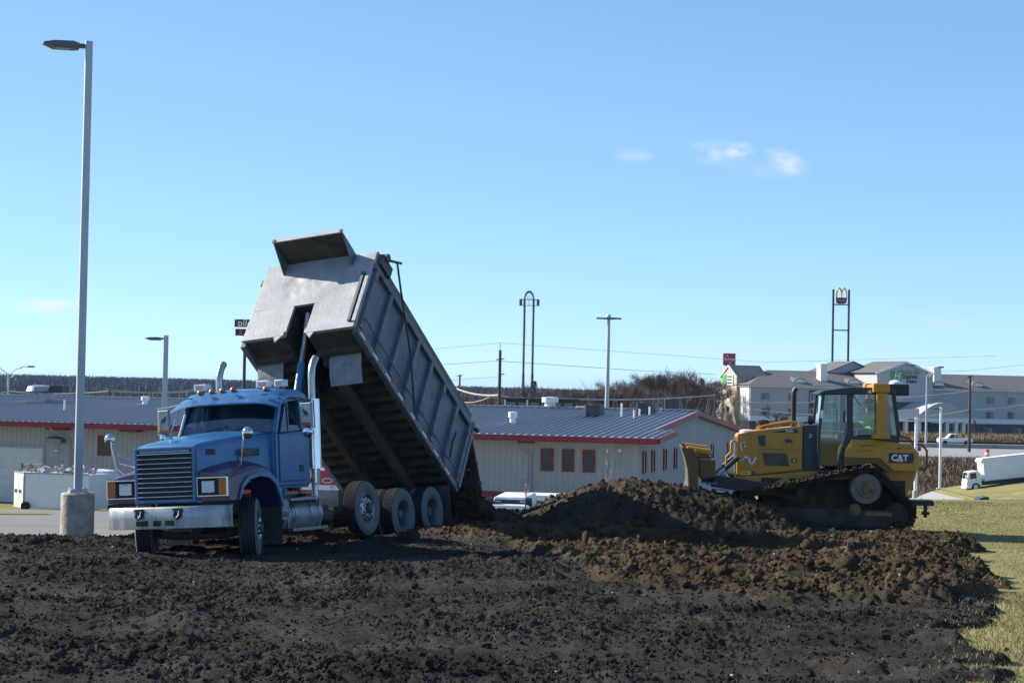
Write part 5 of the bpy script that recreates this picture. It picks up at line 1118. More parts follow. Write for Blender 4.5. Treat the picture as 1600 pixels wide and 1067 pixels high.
for y in (1.0,2.78,5.28,7.62,10.36,13.0,16.6,21.0):
    f = MB()
    for a, b, c, d in ((y,y+.06,-1.12,0),(y+.50,y+.56,-1.12,0),(y+.06,y+.50,-1.12,-1.06),(y+.06,y+.50,-.06,0)): f.box(.03, .09, a, b, c, d)
    o = f.build('window', K['redtrim'], wh); MB().box(.04, .055, y+.05, y+.51, -1.07, -.05).build('pane', K['winglass'], o)
gd = MB(); fr_ = MB()
for x in (-36.45, -33.62): fr_.box(x, x+.12, -.10, .0, -4.1, -.80)
fr_.box(-36.45, -33.50, -.10, .0, -.80, -.68); door_ = fr_.build('garage_door', K['wall'], wh)
for i in range(6): MB().box(-36.33, -33.62, -.075, -.045, -4.1+i*.55, -4.1+i*.55+.54).build('door_panel', K['white2'], door_)
MB().prism([(-.05,-.12),(-.55,-.22),(-.55,-.45),(-.05,-.45)], -33.2, -32.2, 'x').build('vent_hood', K['dullalu'], wh)
for x0, x1 in ((-33.1,-31.9),(-28.6,-27.5),(-6.0,-5.3)): MB().box(x0, x1, -.6, -.04, .26, .40).build('red_sign_box', K['redtrim'], wh)
for x in (-5.6, -32.0): MB().tube([(x-.6,-1.1,.45),(x-.6,-.9,.30),(x+.1,-.12,-.32),(x+.12,-.12,-4.4)], .05, 6).build('downspout', K['wall'], wh)
MB().lathe([(0,0),(.13,.02),(.14,.1),(0,.16)], (-32.7,-.12,-.95), 'z', 10).build('wall_lamp', K['white'], wh); MB().box(-.95,-.80,-.10,-.04,-.05,.10).build('wall_lamp', K['white'], wh); MB().box(-1.0,-.9,-.10,-.04,-.75,-.60).build('meter_box', K['wall'], wh)
MB().box(-12, -5.6, -.06, -.04, -2.55, -2.20).build('red_wall_stripe', K['redtrim'], wh)
# things on the roof
def roofz(x, y): return zr(y)
for x, y, s_, h_ in ((-4.6,8.4,.85,.62),(-2.2,10.2,.85,.62),(-1.6,14.0,.8,.8)):
    u = MB().box(x-s_/2, x+s_/2, y-s_/2, y+s_/2, roofz(x,y)+.05, roofz(x,y)+h_); o = u.build('rooftop_condenser', K['greydark'], wh, bevel=.02)
    MB().lathe([(s_*.38,roofz(x,y)+h_),(s_*.38,roofz(x,y)+h_+.04),(0,roofz(x,y)+h_+.06)], (x,y,0), 'z', 16).build('fan_guard', K['black'], o); MB().box(x-s_/2-.03,x-s_/2+.04,y-s_/2-.03,y-s_/2+.04,roofz(x,y),roofz(x,y)+h_+.01).build('corner_post', K['dullalu'], o)
def rvent(x, y, r, h, name='roof_vent'): 
    z = roofz(x, y); MB().lathe([(r,z-.1),(r,z+h*.5),(r*1.5,z+h*.55),(r*1.5,z+h),(0,z+h*1.05)], (x,y,0), 'z', 14).build(name, K['white'], wh)
rvent(-7.7, 3.6, .16, .62); rvent(-32.2, 8.6, .16, .5); rvent(-8.4, 12.4, .32, .62, 'roof_ventilator')
for x, y, h in ((-3.05,8.2,.75),(-2.3,8.0,.42),(-2.1,8.4,.45),(-1.8,9.4,.48),(-1.5,10.6,.32),(-35.1,4.5,.62)): MB().tube([(x,y,roofz(x,y)-.05),(x,y,roofz(x,y)+h)], .055, 8).build('vent_pipe', K['white'], wh, smooth=True)
fx, fy = -39.2, 8.6; fz = roofz(fx, fy)
o = MB().box(fx-.55, fx+.55, fy-.55, fy+.55, fz-.05, fz+.6).build('roof_fan_housing', K['dullalu'], wh); MB().lathe([(.6,fz+.6),(.85,fz+.68),(.75,fz+.95),(.45,fz+1.05),(0,fz+1.07)], (fx-.1,fy,0), 'z', 18).build('fan_cowl', K['dullalu'], o, smooth=True); MB().box(fx+.75,fx+1.6,fy-.4,fy+.4,fz+.6,fz+1.02).build('fan_louvre', K['navy'], o)
# ---------------------------------------------------------------- wrecked boxes and vehicles in the yard
def gl(x, y): return float(gz(x, y))
bx0 = at(3, 796, 96); zt0 = at(40, 738, 95).z
boxA = thing('cargo_box', 'white cargo box with double doors lying on its side at the road edge', 'cargo box', (at(40,796,95).x, 95, gl(-24,95)), (0,0,R(-18)))
bh = zt0-gl(-24, 95)
MB().box(0, 3.6, 0, 1.9, .06, bh).build('body', K['white'], boxA, bevel=.03)
MB().add([(0,0,.06),(0,0,bh),(-1.05,.75,bh),(-1.05,.75,.06),(0,1.9,.06),(0,1.9,bh)], [(0,1,2,3),(3,2,5,4),(1,5,2),(0,3,4)]).build('rear_end', K['white'], boxA)
dv_ = Vector((-1.05,.75,0)).normalized(); nv_ = Vector((-.75,-1.05,0)).normalized()
for a, b in ((.12,.62),(.66,1.16)):
    p = [Vector((0,0,0))+dv_*t+nv_*.012 for t in (a, b)]
    d_ = MB().add([(p[0].x,p[0].y,.25),(p[1].x,p[1].y,.25),(p[1].x,p[1].y,bh-.2),(p[0].x,p[0].y,bh-.2)], [(0,1,2,3)]).build('door', K['white2'], boxA)
    c = (p[0]+p[1])/2+nv_*.02; MB().box(c.x-.10, c.x+.10, c.y-.02, c.y+.02, .78, .95).build('latch', K['dullalu'], d_)
MB().bar((0,0,bh),(3.6,0,bh),.06).bar((0,0,.06),(0,0,bh),.06).bar((0,0,bh),(-1.05,.75,bh),.06).build('corner_trim', K['dullalu'], boxA)
for x in (.15, 2.9): MB().lathe([(.22,-.08),(.22,.08),(0,.08)], (x,-.10,.16), 'y', 14).build('wheel', K['rubber'], boxA)
mb = MB()
for i in range(70):
    c = np.array([RNG.uniform(-.3, 3.4), RNG.uniform(.2, 1.6), bh+RNG.uniform(.02, .30)]); s_ = RNG.uniform(.10, .34); q = RNG.uniform(-.5, .5, 3)
    mb.bar(c-q*s_, c+q*s_+np.array([s_, 0, 0]), s_*.7, s_*.4)
jk = mb.build('scrap_heap', K['junk']); jk.matrix_world = boxA.matrix_basis; tag(jk, 'jumble of scrap piled on the tipped cargo box', kind='stuff')
lid = thing('hatch_lid', 'beige hatch lid propped open above the scrap', 'hatch', (at(36,745,96.4).x, 96.4, at(36,746,96.4).z), (R(-8),0,R(-10)))
MB().box(0,1.1,0,.05,0,.72).build('panel', K['beige'], lid, bevel=.05)
MB().bar((.05,-.03,.05),(.55,-.03,.60),.03).bar((1.05,-.03,.05),(.5,-.03,.60),.03).build('brace', K['greydark'], lid); MB().bar((.0,-.02,.0),(.0,-.02,.72),.06).build('lid_edge', K['black'], lid)
vp = at(101, 797, 97); vn = thing('box_van', 'white box van with a dark open back parked behind the lamp pier', 'van', (vp.x, 97, gl(vp.x,97)), (0,0,R(-12)))
hv = at(120, 733, 97).z-gl(vp.x, 97)
MB().box(0,.08,-.05,.05,.25,hv).box(.08,1.15,-.05,.05,hv-.1,hv).box(1.15,1.25,-.05,.05,.25,hv).box(.0,1.25,-.05,.05,.2,.28).build('rear_frame', K['black'], vn)
MB().box(.08,1.15,1.6,1.65,.28,hv-.1).box(.08,1.15,.0,1.6,.24,.28).build('cargo_bay', K['dark'], vn); MB().box(.08,.10,.0,1.6,.28,hv-.1).build('bay_wall', K['dullalu'], vn)
for z in (.7, 1.2): MB().box(.12,.75,.5,.9,z,z+.05).build('shelf', K['greydark'], vn)
MB().box(.72,1.13,-.045,.0,.28,hv-.12).build('half_open_door', K['white'], vn)
MB().prism([(1.25,.25),(2.25,.25),(2.35,hv-.35),(2.1,hv-.06),(1.25,hv)], -.05, 1.7, 'y').build('van_side', K['white'], vn, bevel=.05); MB().box(1.58,1.74,-.062,-.05,.85,1.30).build('slot_window', K['dark'], vn)
for x in (1.5, .4): MB().lathe([(.30,-.08),(.30,.1),(0,.1)], (x,.05,.30), 'y', 16).build('wheel', K['rubber'], vn)
MB().tube([(1.5,.2,hv),(2.2,.2,hv-.08),(2.45,.2,hv-.4)], .04, 6).build('roof_rail', K['white'], vn)
cp = at(166, 797, 98); ct = thing('steel_skip', 'dark green steel skip beside the white box van', 'skip', (cp.x, 98.5, gl(cp.x,98)), (0,0,R(-18)))
MB().prism([(0,0),(1.6,0),(1.75,1.45),(-.1,1.45)], 0, 1.5, 'y').build('skip_body', K['skip'], ct); MB().box(-.12,1.78,-.05,.03,1.38,1.50).build('skip_rim', K['black'], ct)
# behind the heap: a white trailer, a white van seen from the front, a parked car
tp = at(818, 775, 90); tl = thing('box_trailer', 'white box trailer parked along the warehouse wall behind the soil heap', 'trailer', (tp.x, 90, gl(tp.x,90)), (0,0,R(-14)))
th = at(830, 772.5, 90).z-gl(tp.x, 90)
MB().box(0,5.2,0,2.2,.5,th-.05).build('trailer_body', K['white'], tl, bevel=.04); MB().box(-.05,5.25,-.05,2.25,th-.05,th).build('trailer_roof', K['white'], tl, bevel=.02)
for x in (3.2, 4.1): MB().lathe([(.38,-.1),(.38,.12),(0,.12)], (x,.1,.38), 'y', 16).build('wheel', K['rubber'], tl)
vp2 = at(763, 800, 80); v2 = thing('cargo_van', 'white cargo van facing the camera behind the soil heap', 'van', (vp2.x, 80, gl(vp2.x+.8,80)), (0,0,R(-6)))
h2 = at(790, 776, 80).z-gl(vp2.x+.8, 80)
MB().prism([(0,.35),(0,h2-.75),(.10,h2-.55),(.22,h2-.02),(1.58,h2-.02),(1.70,h2-.55),(1.80,h2-.75),(1.80,.35)], .5, 4.5, 'y').build('van_body', K['white'], v2, bevel=.05)
MB().prism([(0,.35),(.02,h2-.75),(.2,h2-.55),(1.6,h2-.55),(1.78,h2-.75),(1.80,.35)], -.35, .5, 'y').build('van_hood', K['white'], v2, bevel=.08)
MB().add([(.14,.30,h2-.52),(1.66,.30,h2-.52),(1.55,.485,h2-.13),(.25,.485,h2-.13)], [(0,1,2,3)]).build('van_windscreen', K['winglass'], v2)
for x0, x1 in ((.30,.52),(1.30,1.52)): MB().bar((x0 if x0 < 1 else x1, .40, h2-.42),(x0 if x0 < 1 else x1,.45,h2-.20),.03).bar((x0,.45,h2-.20),(x1,.45,h2-.20),.03).build('windscreen_sticker', K['tape'], v2)
for x in (.1,1.7): MB().lathe([(.33,-.12),(.33,.12),(0,.12)], (x,.1,.33), 'x', 14).build('wheel', K['rubber'], v2); MB().box(x-.14 if x < 1 else x, x if x < 1 else x+.14, .3,.36,h2-.55,h2-.3).build('door_mirror', K['white'], v2)
def car(name, label, X, Y, yaw, m, L_=4.6, wd=1.8, hh=1.45, group=None, van=False):
    t = thing(name, label, 'car', (X, Y, gl(X, Y)), (0, 0, yaw), group); z0 = .28; b = .55*hh
    body = [(0,z0),(0,b*.85),(.1,b),(1.0,b*1.12),(L_-.25,b*1.15),(L_,b),(L_,z0)]
    MB().prism(body, 0, wd, 'y').build('car_body', m, t, bevel=.06)
    ro = [(.95,b*1.12),(1.65,hh-.02),(2.2,hh),(L_-1.0 if not van else L_-.35,hh-.02),(L_-.25,b*1.15)]
    MB().prism(ro, .10, wd-.10, 'y').build('car_cabin', K['winglass'], t, bevel=.04)
    MB().prism([(1.62,hh-.03),(2.2,hh+.012),(L_-1.0 if not van else L_-.35,hh),(L_-1.0 if not van else L_-.35,hh-.06),(1.7,hh-.07)], .12, wd-.12, 'y').build('car_roof', m, t, bevel=.02)
    for x in (.85, L_-.9):
        for y in (.0, wd): MB().lathe([(.33,-.1),(.33,.1),(0,.1)], (x,y,.33), 'y', 16).build('wheel', K['rubber'], t)
    return t
car('parked_car', 'pale parked car roof showing over the right of the heap', at(852,790,84).x, 84, R(10), K['white'], hh=1.62).location.z = at(868,781.5,84).z-1.63
rv = at(493, 765, 60); rd = thing('service_truck', 'red service truck with a white side stripe glimpsed behind the cab', 'truck', (rv.x-2.6, 60.5, gl(rv.x,60)), (0,0,R(-10)))
hr_ = at(500, 734, 60).z-gl(rv.x, 60)
MB().prism([(0,.4),(0,hr_-.3),(.3,hr_),(3.25,hr_),(3.45,hr_-.35),(3.6,.75),(3.6,.4)], 0, 1.9, 'y').build('truck_body', K['carred'], rd, bevel=.06)
MB().box(.05,3.46,-.012,-.001,hr_-.62,hr_-.46).build('white_stripe', K['tape'], rd)
n = 20; MB().tube([(3.05+.16*math.cos(2*math.pi*i/n),-.012,hr_-.32+.07*math.sin(2*math.pi*i/n)) for i in range(n+1)], .014, 5, False).build('oval_emblem', K['tape'], rd)
text('stripe_lettering', 'F2', .14, K['greytxt'], rd, Matrix.Translation((3.22,-.016,hr_-.54)) @ Matrix.Rotation(R(90), 4, 'X'), .001)
for x in (.8, 2.9): MB().lathe([(.40,-.1),(.40,.1),(0,.1)], (x,.02,.40), 'y', 16).build('wheel', K['rubber'], rd)
# a young staked tree and dry weeds by the wall
def sapling(label, X, Y, h):
    t = thing('sapling', label, 'tree', (X, Y, gl(X, Y)), (0,0,0), 'saplings in the yard')
    MB().tube([(0,0,0),(.02,0,h*.5),(0,.02,h)], [.03,.02,.008], 5).build('trunk', K['bark'], t)
    mb = MB()
    for i in range(40):
        z = RNG.uniform(.3, .95)*h; a = RNG.uniform(0, 6.28); l = RNG.uniform(.15, .5)*(1.1-z/h)*h*.5; p = np.array([0,0,z]); mb.tube([p, p+np.array([math.cos(a)*l*.5, math.sin(a)*l*.5, l*.7]), p+np.array([math.cos(a)*l*.7, math.sin(a)*l*.7, l*1.3])], [.012,.008,.004], 3, False)
    mb.build('crown', K['paletwig'], t)
sapling('thin pale bare sapling in front of the white cargo van', at(822,800,76).x, 76, 1.6); sapling('thin bare sapling right of the warehouse windows', at(950,760,84).x, 84, 3.0)
# ---------------------------------------------------------------- trees
def branch_tree(seed, h, spread=.5, twigs=900, low=.25):
    rg = np.random.default_rng(seed); tr, cr = MB(), MB(); tips = []
    def grow(p, d, l, r, lev):
        q = p+d*l; mid_ = p+d*l*.5+rg.normal(size=3)*l*.05
        (tr if lev < 3 else cr).tube([p, mid_, q], [r, r*.8, r*.6], 5 if lev < 2 else 3, False)
        if lev >= 4: tips.append((q, d)); return
        for k in range(3 if lev < 2 else int(rg.integers(2, 4))):
            nd = d+rg.normal(size=3)*np.array([spread, spread, spread*.45])+np.array([0, 0, .18]); nd /= np.linalg.norm(nd)
            st = p+d*l*rg.uniform(.45, 1.0); grow(st, nd, l*rg.uniform(.58, .8), r*.55, lev+1); 
        tips.append((q, d))
    grow(np.zeros(3), np.array([0, 0, 1.0]), h*.33, h*.020, 0)
    T = len(tips); V, F = [], []
    for i in range(twigs):
        p, d = tips[rg.integers(T)]; d = d+rg.normal(size=3)*.55+np.array([0, 0, .2]); d /= np.linalg.norm(d); l = h*rg.uniform(.05, .13); w = np.cross(d, rg.normal(size=3)); w = w/np.linalg.norm(w)*h*.0022
        s_ = p+rg.normal(size=3)*h*.02; V += [s_-w, s_+w, s_+d*l]; F.append((3*i, 3*i+1, 3*i+2))
    cr.add(V, F); return tr.mesh('trunk'), cr.mesh('crown')
PROT = [branch_tree(s, 10, sp, 1900) for s, sp in ((1,.5),(2,.6),(3,.45),(4,.7),(5,.55))]
TREEMAT = {}
def plant(X, Y, h, k, label, group, russet=False, z=None, wide=1.0):
    t = thing('bare_tree', label, 'tree', (X, Y, float(gz(X, Y)) if z is None else z), (0,0,RNG.uniform(0,6.28)), group); s_ = h/10.0; t.scale = (s_*wide, s_*wide, s_)
    for i, (nm, me) in enumerate(zip(('trunk','crown'), PROT[k])):
        mt = K['bark'] if i == 0 else (K['twigred'] if russet else K['twig']); key = (me.name, mt.name)
        if key not in TREEMAT: c = me.copy(); c.materials.clear(); c.materials.append(mt); TREEMAT[key] = c
        link(nm, TREEMAT[key], mt, t)
spots = []
for i in range(46):
    px = 655+i*10.2+RNG.uniform(-4, 4); Y = RNG.uniform(300, 430); top = np.interp(px, [650,700,760,800,860,930,980,1010,1040,1070,1100,1130], [606,600,604,592,598,597,588,574,569,574,588,598])+RNG.uniform(-2, 11)
    spots.append((px, Y, top))
cnt = {}; ORD = ['first','second','third','fourth','fifth','sixth','seventh','eighth','ninth','tenth','eleventh','twelfth']
where = ['left of the sign posts','behind the warehouse ridge','right of the sign posts','near the yard light mast','left of the hotel','beside the hotel end wall']
for i, (px, Y, top) in enumerate(spots):
    p = at(px, top, Y); zg = float(gz(p.x, Y)); h = max(5.5, p.z-zg)
    w_ = where[min(5, int((px-650)/82))]; cnt[w_] = cnt.get(w_, -1)+1
    plant(p.x, Y, h*(1.18 if px > 900 else 1.06), i % 5, ORD[cnt[w_]]+' bare hedgerow tree from the left of those '+w_, 'bare trees along the skyline', russet=(i % 4 == 1 or 1080 < px < 1120), wide=1.15)
plant(at(826,572,318).x, 318, 12.0, 3, 'slender bare tree rising between the tall twin sign posts', 'bare trees along the skyline', wide=.8)
rt = at(1211,652,352); plant(rt.x, 352, 7.0, 1, 'russet leafed tree in front of the pale hotel wing', 'bare trees along the skyline', russet=True, wide=1.0)
def conifer(X, Y, h, label):
    t = thing('evergreen_tree', label, 'tree', (X, Y, float(gz(X, Y))), (0,0,0), 'dark evergreens')
    MB().tube([(0,0,0),(0,0,h*.9)], [h*.02,h*.005], 6).build('trunk', K['bark'], t); V, F = [], []
    n = 900; zz = RNG.uniform(.08, 1, n); a = RNG.uniform(0, 6.28, n); r = (1-zz)*h*.30*RNG.uniform(.3, 1.05, n)+.1
    for i in range(n):
        p = np.array([r[i]*math.cos(a[i]), r[i]*math.sin(a[i]), zz[i]*h]); d = np.array([math.cos(a[i]), math.sin(a[i]), -.25])*h*.06; w = np.cross(d, [0,0,1])*.35; V += [p-w, p+w, p+d]; F.append((3*i,3*i+1,3*i+2))
    MB().add(V, F).build('crown', K['evergreen'], t, fix=False)
for px, Y, top, lab in ((222,500,604,'dark round evergreen on the far wooded slope left of the small lamp'),(269,520,606,'dark evergreen on the far slope right of the small lamp'),(836,330,595,'dark evergreen at the foot of the tall twin sign posts'),(1098,360,590,'tall dark evergreen beside the tan hotel tower'),(1523,358,672,'small evergreen shrub before the slate hotel base')):
    p = at(px, top, Y); conifer(p.x, Y, max(3.5, p.z-float(gz(p.x, Y))), lab)
# scrub masses nobody could count
def brush(name, n, px0, px1, Y0, Y1, h0, h1, m, base=0):
    Y = RNG.uniform(Y0, Y1, n); X = np.array([at(a, 600, b).x for a, b in zip(RNG.uniform(px0, px1, n), Y)]); Z = gz(X, Y)+base; h = RNG.uniform(h0, h1, n)
    V, F = [], []
    d = RNG.normal(size=(n, 3))*.35; d[:, 2] = 1; b = RNG.uniform(0, 1, n)*h*.5
    w = RNG.normal(size=(n, 3))*.5; w[:, 2] = 0; w /= np.maximum(np.linalg.norm(w, axis=1, keepdims=True), .01); w *= (.03+.00022*Y)[:, None]
    P0 = np.stack([X, Y, Z+b], 1); L_ = (h-b)[:, None]*d
    V = np.stack([P0-w, P0+w, P0+L_], 1).reshape(-1, 3)
    tag(npmesh(name, V, np.arange(3*n).reshape(-1, 3), m), kind='stuff')
brush('hedgerow_brush', 5500, 640, 1115, 290, 440, 3.0, 7.2, K['twigred']); brush('thicket_twigs', 1300, 930, 1112, 300, 420, 4.0, 10.5, K['twigred']); brush('hedgerow_twigs', 7000, 640, 1115, 300, 440, 4.0, 8.5, K['twig'])
brush('embankment_weeds', 16000, 1380, 1640, 221, 236, .3, 1.1, K['weedblade']); brush('bank_weeds', 9000, 1380, 1640, 331, 350, .4, 1.2, K['weedblade'], .3)
# wooded hills far off
def hills():
    hx = np.linspace(-1500, 1500, 160); hy = np.linspace(620, 2600, 60); A, B = np.meshgrid(hx, hy)
    Z = -8+sstep(620, 1500, B)*(10.5+4*fbm(A*.002, B*.002, 101, 3))+sstep(1500, 2500, B)*6*(fbm(A*.0015, B*.0015, 103, 3)+.3)
    Z -= 3.2; Z -= sstep(-250, 250, A/np.maximum(B, 1)*1000)*6
    tag(npmesh('hills', np.stack([A.ravel(), B.ravel(), Z.ravel()], 1), gridfaces(60, 160), K['forest'], smooth=True), kind='structure')
    n = 60000; Y = 640+1700*RNG.uniform(0, 1, n)**1.3; X = RNG.uniform(-.34, .30, n)*Y
    ix = np.clip(((X+1500)/3000*159).astype(int), 0, 159); iy = np.clip(((Y-620)/1980*59).astype(int), 0, 59); z = Z[iy, ix]
    h = RNG.uniform(3.0, 7.5, n); w = RNG.uniform(.5, 1.3, n)*(Y/1100); lean = RNG.normal(size=n)*1.2
    V = np.stack([np.stack([X-w, Y, z-1], 1), np.stack([X+w, Y+RNG.normal(size=n), z-1], 1), np.stack([X+lean, Y, z+h], 1)], 1).reshape(-1, 3)
    tag(npmesh('forest', V, np.arange(3*n).reshape(-1, 3), K['forest']), kind='stuff')
hills()
# ---------------------------------------------------------------- hotel (x along its front, y back)
HM = Matrix.Translation((45.6, 366, 0)) @ Matrix.Rotation(R(20), 4, 'Z')
ho = thing('hotel', 'three storey pale hotel with grey roofs and tan brick tower across the highway', 'hotel'); ho.matrix_world = HM
G0, E0, RZ = -6.0, 4.05, 7.4
MB().box(0, 92, 0, 17, -2.4, E0).build('upper_walls', K['hotelwall'], ho); MB().box(.02, 91.9, .02, 16.9, G0, -2.4).build('ground_floor', K['hoteldark'], ho); MB().box(-.15, 92, -.2, 17.1, -2.45, -1.5).build('belt_course', K['hotelwhite'], ho)
MB().box(-.4, 92.4, -.45, 17.4, E0, E0+.35).build('cornice', K['hotelwhite'], ho)
MB().add([(-.8,-.8,E0+.35),(92.8,-.8,E0+.35),(92.8,17.8,E0+.35),(-.8,17.8,E0+.35),(8,8.5,RZ),(85,8.5,RZ)], [(0,1,5,4),(1,2,5),(2,3,4,5),(3,0,4),(0,3,2,1)]).build('roof', K['shingle'], ho)
def hwin(x, z, w=1.6, h=1.25, y=0., dark=True, parent=None):
    o = MB().box(x-w/2-.08, x+w/2+.08, y-.10, y-.02, z-h/2-.08, z+h/2+.08).build('window', K['hotelwhite'] if not dark else K['hotelwall'], parent or ho); MB().box(x-w/2, x-.04, y-.13, y-.10, z-h/2, z+h/2).build('pane', K['winglass'], o); MB().box(x+.04, x+w/2, y-.13, y-.10, z-h/2, z+h/2).build('pane', K['winglass2'], o); MB().box(x-w/2,x+w/2,y-.12,y-.08,z-h/2-.45,z-h/2-.12).build('vent_grille', K['hotelwall'], o)
for x0, x1 in ((12.6,18.4),(62.5,68.5),(80,86)):
    MB().box(x0, x1, -.09, .0, -1.49, E0-.4).build('slate_bay', K['hoteldark'], ho)
    for z in (2.3, -.65):
        for xx in (x0+.9, x1-.9): hwin(xx, z, 1.3, 1.3, -.09, False)
for x in (3.2, 9.0, 21.5, 27, 53.5, 58.5, 73.5, 77.5):
    for z in (2.3, -.65): hwin(x, z)
for x in (6, 12, 20, 26, 53, 60, 66.5, 73, 80): hwin(x, -4.0, 1.8, 1.2)
# end wall: brick tower with its own gable, cream side bays, bright windows
for y0, y1, m in ((0.3,4.6,'cream'),(4.6,11.4,'brick'),(11.4,16.8,'cream')): MB().box(-.12-(.5 if m == 'brick' else 0), .0, y0, y1, G0 if m == 'brick' else -1.49, E0+(0 if m != 'brick' else .34)).build('end_wall_bay', K[m], ho)
MB().box(-.14,-.01,.2,4.6,G0,-2.46).box(-.14,-.01,11.4,16.9,G0,-2.46).build('brick_base', K['brick'], ho)
tw = MB().prism([(4.6,E0+.34),(11.4,E0+.34),(11.4,E0+1.9),(8.0,E0+3.9),(4.6,E0+1.9)], -.62, 6, 'x').build('tower_gable', K['brick'], ho)
for a, b in (((4.3,E0+1.75),(8.0,E0+4.05)),((11.7,E0+1.75),(8.0,E0+4.05))): MB().bar((-.72,a[0],a[1]),(-.72,b[0],b[1]),.3,.28).build('gable_trim', K['hotelwhite'], tw); MB().add([(-.9,a[0],a[1]+.1),(6,a[0],a[1]+.1),(6,b[0],b[1]+.1),(-.9,b[0],b[1]+.1)], [(0,1,2,3)]).build('gable_roof', K['shingle'], tw)
sg = MB().box(-.80,-.63,6.0,10.4,E0+.2,E0+2.4).build('tower_sign', K['hotelwhite'], tw); MB().box(-.88,-.80,8.5,10.3,E0+.25,E0+2.35).build('sign_field', K['green'], sg)
for z in (1.9,1.3,.7): MB().box(-.86,-.80,6.3,8.2,E0+z-.15,E0+z+.15).build('sign_line', K['greytxt'], sg)
for y in (2.4, 14.0):
    for z in (2.1, -.5): MB().box(-.2,-.12,y-.75,y+.75,z-1.0,z+.9).build('bright_window_bay', K['hotelwhite'], ho)
for z in (2.1, -.6): o = MB().box(-.70,-.62,7.4,8.6,z-.95,z+.85).build('tower_window', K['hotelwhite'], ho); MB().box(-.74,-.70,7.5,8.5,z-.3,z+.8).build('pane', K['winglass'], o)
# cross gable with the big sign, chimneys, second gable, eyebrow dormers
def hx(px, py=600, y=0.0):
    """place along the hotel front seen at that column of the photograph"""
    r = at(px, py, 1.0)-Vector((0,0,CAM_H)); inv = HM.inverted(); o0 = inv @ Vector((0,0,CAM_H)); d0 = inv.to_3x3() @ r; t = (y-o0.y)/d0.y; p = o0+d0*t; return p.x, p.z
gl0, gr0, gp = hx(1372,582,-3)[0], hx(1459,586,-3)[0], hx(1415.7,566,-3)
gb = hx(1372,581,-3)[1]
cg = MB().prism([(gl0,E0-2.4),(gr0,E0-2.4),(gr0,gb-.1),(gp[0],gp[1]),(gl0,gb)], -3, 6, 'y').build('sign_gable', K['hotelwall'], ho)
MB().box(gl0+.4,gr0-.4,-2.9,6,G0,E0-2.4).build('sign_gable_base', K['hoteldark'], ho)
for a, b in (((gl0-.6,gb-.3),gp),((gr0+.6,gb-.4),gp)): MB().add([(a[0],-3.4,a[1]+.15),(b[0],-3.4,b[1]+.22),(b[0],9,b[1]+.22),(a[0],9,a[1]+.15)], [(0,1,2,3)]).build('gable_roof', K['shingle'], cg); MB().bar((a[0],-3.42,a[1]),(b[0],-3.42,b[1]),.12,.34).build('gable_trim', K['hotelwhite'], cg)
sx0, sz0 = hx(1394,580,-3.2); sx1, sz1 = hx(1411,596,-3.2)
o = MB().box(sx0,sx1,-3.2,-3.0,sz1,sz0).build('sign_logo_field', K['green'], cg)
cxs, czs = (sx0+sx1)/2, (sz0+sz1)/2
text('logo_letter', 'H', 2.1, K['tape'], o, Matrix.Translation((cxs+.1,-3.22,czs)) @ Matrix.Rotation(R(90), 4, 'X') @ Matrix(((1,.25,0,0),(0,1,0,0),(0,0,1,0),(0,0,0,1))), .02, .0, .9)
for bd, px, py, s_, m in (('Holiday Inn',1423.5,581.5,1.15,'green'),('Express',1424,588.5,1.25,'signblue'),('& Suites',1426,596,.85,'signblue')):
    xx, zz = hx(px, py, -3.2); text('sign_lettering', bd, s_, K[m], cg, Matrix.Translation((xx,-3.1,zz)) @ Matrix.Rotation(R(90), 4, 'X'), .05, .015, .82)
for px, t_, b_, w_ in ((1286,570,585,1.5),(1463,575,592,1.6)):
    x_, z_ = hx(px, t_, 3); x2, z2_ = hx(px, b_+6, 3); MB().box(x_-w_/2,x_+w_/2,2.2,3.8,z2_-1,z_).build('white_turret', K['hotelwhite'], ho); MB().box(x_-w_/2-.15,x_+w_/2+.15,2.05,3.95,z_-.05,z_+.15).build('turret_cap', K['hotelwhite'], ho)
x_, z_ = hx(1318,566,12); MB().prism([(x_-9,RZ-1.5),(x_+9,RZ-1.5),(x_,z_)], 8, 16, 'y').build('rear_gable', K['hotelwall'], ho); MB().add([(x_-9.4,7.6,RZ-1.4),(x_,7.6,z_+.2),(x_,16.4,z_+.2),(x_-9.4,16.4,RZ-1.4)], [(0,1,2,3)]).add([(x_+9.4,7.6,RZ-1.4),(x_,7.6,z_+.2),(x_,16.4,z_+.2),(x_+9.4,16.4,RZ-1.4)], [(0,1,2,3)]).build('rear_gable_roof', K['shingle'], ho)
x_, z_ = hx(1318,600,-1.2); MB().add([(x_-6.5,-.9,E0+.4),(x_+9,-.9,E0+.4),(x_+5.5,8,RZ-.2),(x_-1,8,RZ-.2)], [(0,1,2,3)]).build('hip_roof', K['shingle'], ho)
for px in (1250,1334,1467,1528):
    x_, z_ = hx(px, 599, 1.5); z_ = E0+1.35
    MB().loft([[(x_+1.5*c, 1.2, z_-.5+.95*math.sqrt(max(0,1-c*c))) for c in np.linspace(-1,1,11)], [(x_+1.2*c, 5.0, z_-.1+.9*math.sqrt(max(0,1-c*c))) for c in np.linspace(-1,1,11)]]).build('eyebrow_dormer', K['shingle'], ho); MB().prism([(x_-1.3,z_-.45)]+[(x_+1.3*c, z_-.45+.75*math.sqrt(max(0,1-c*c))) for c in np.linspace(-1,1,9)]+[(x_+1.3,z_-.45)], 1.12, 1.19, 'y').build('dormer_face', K['hotelwhite'], ho)
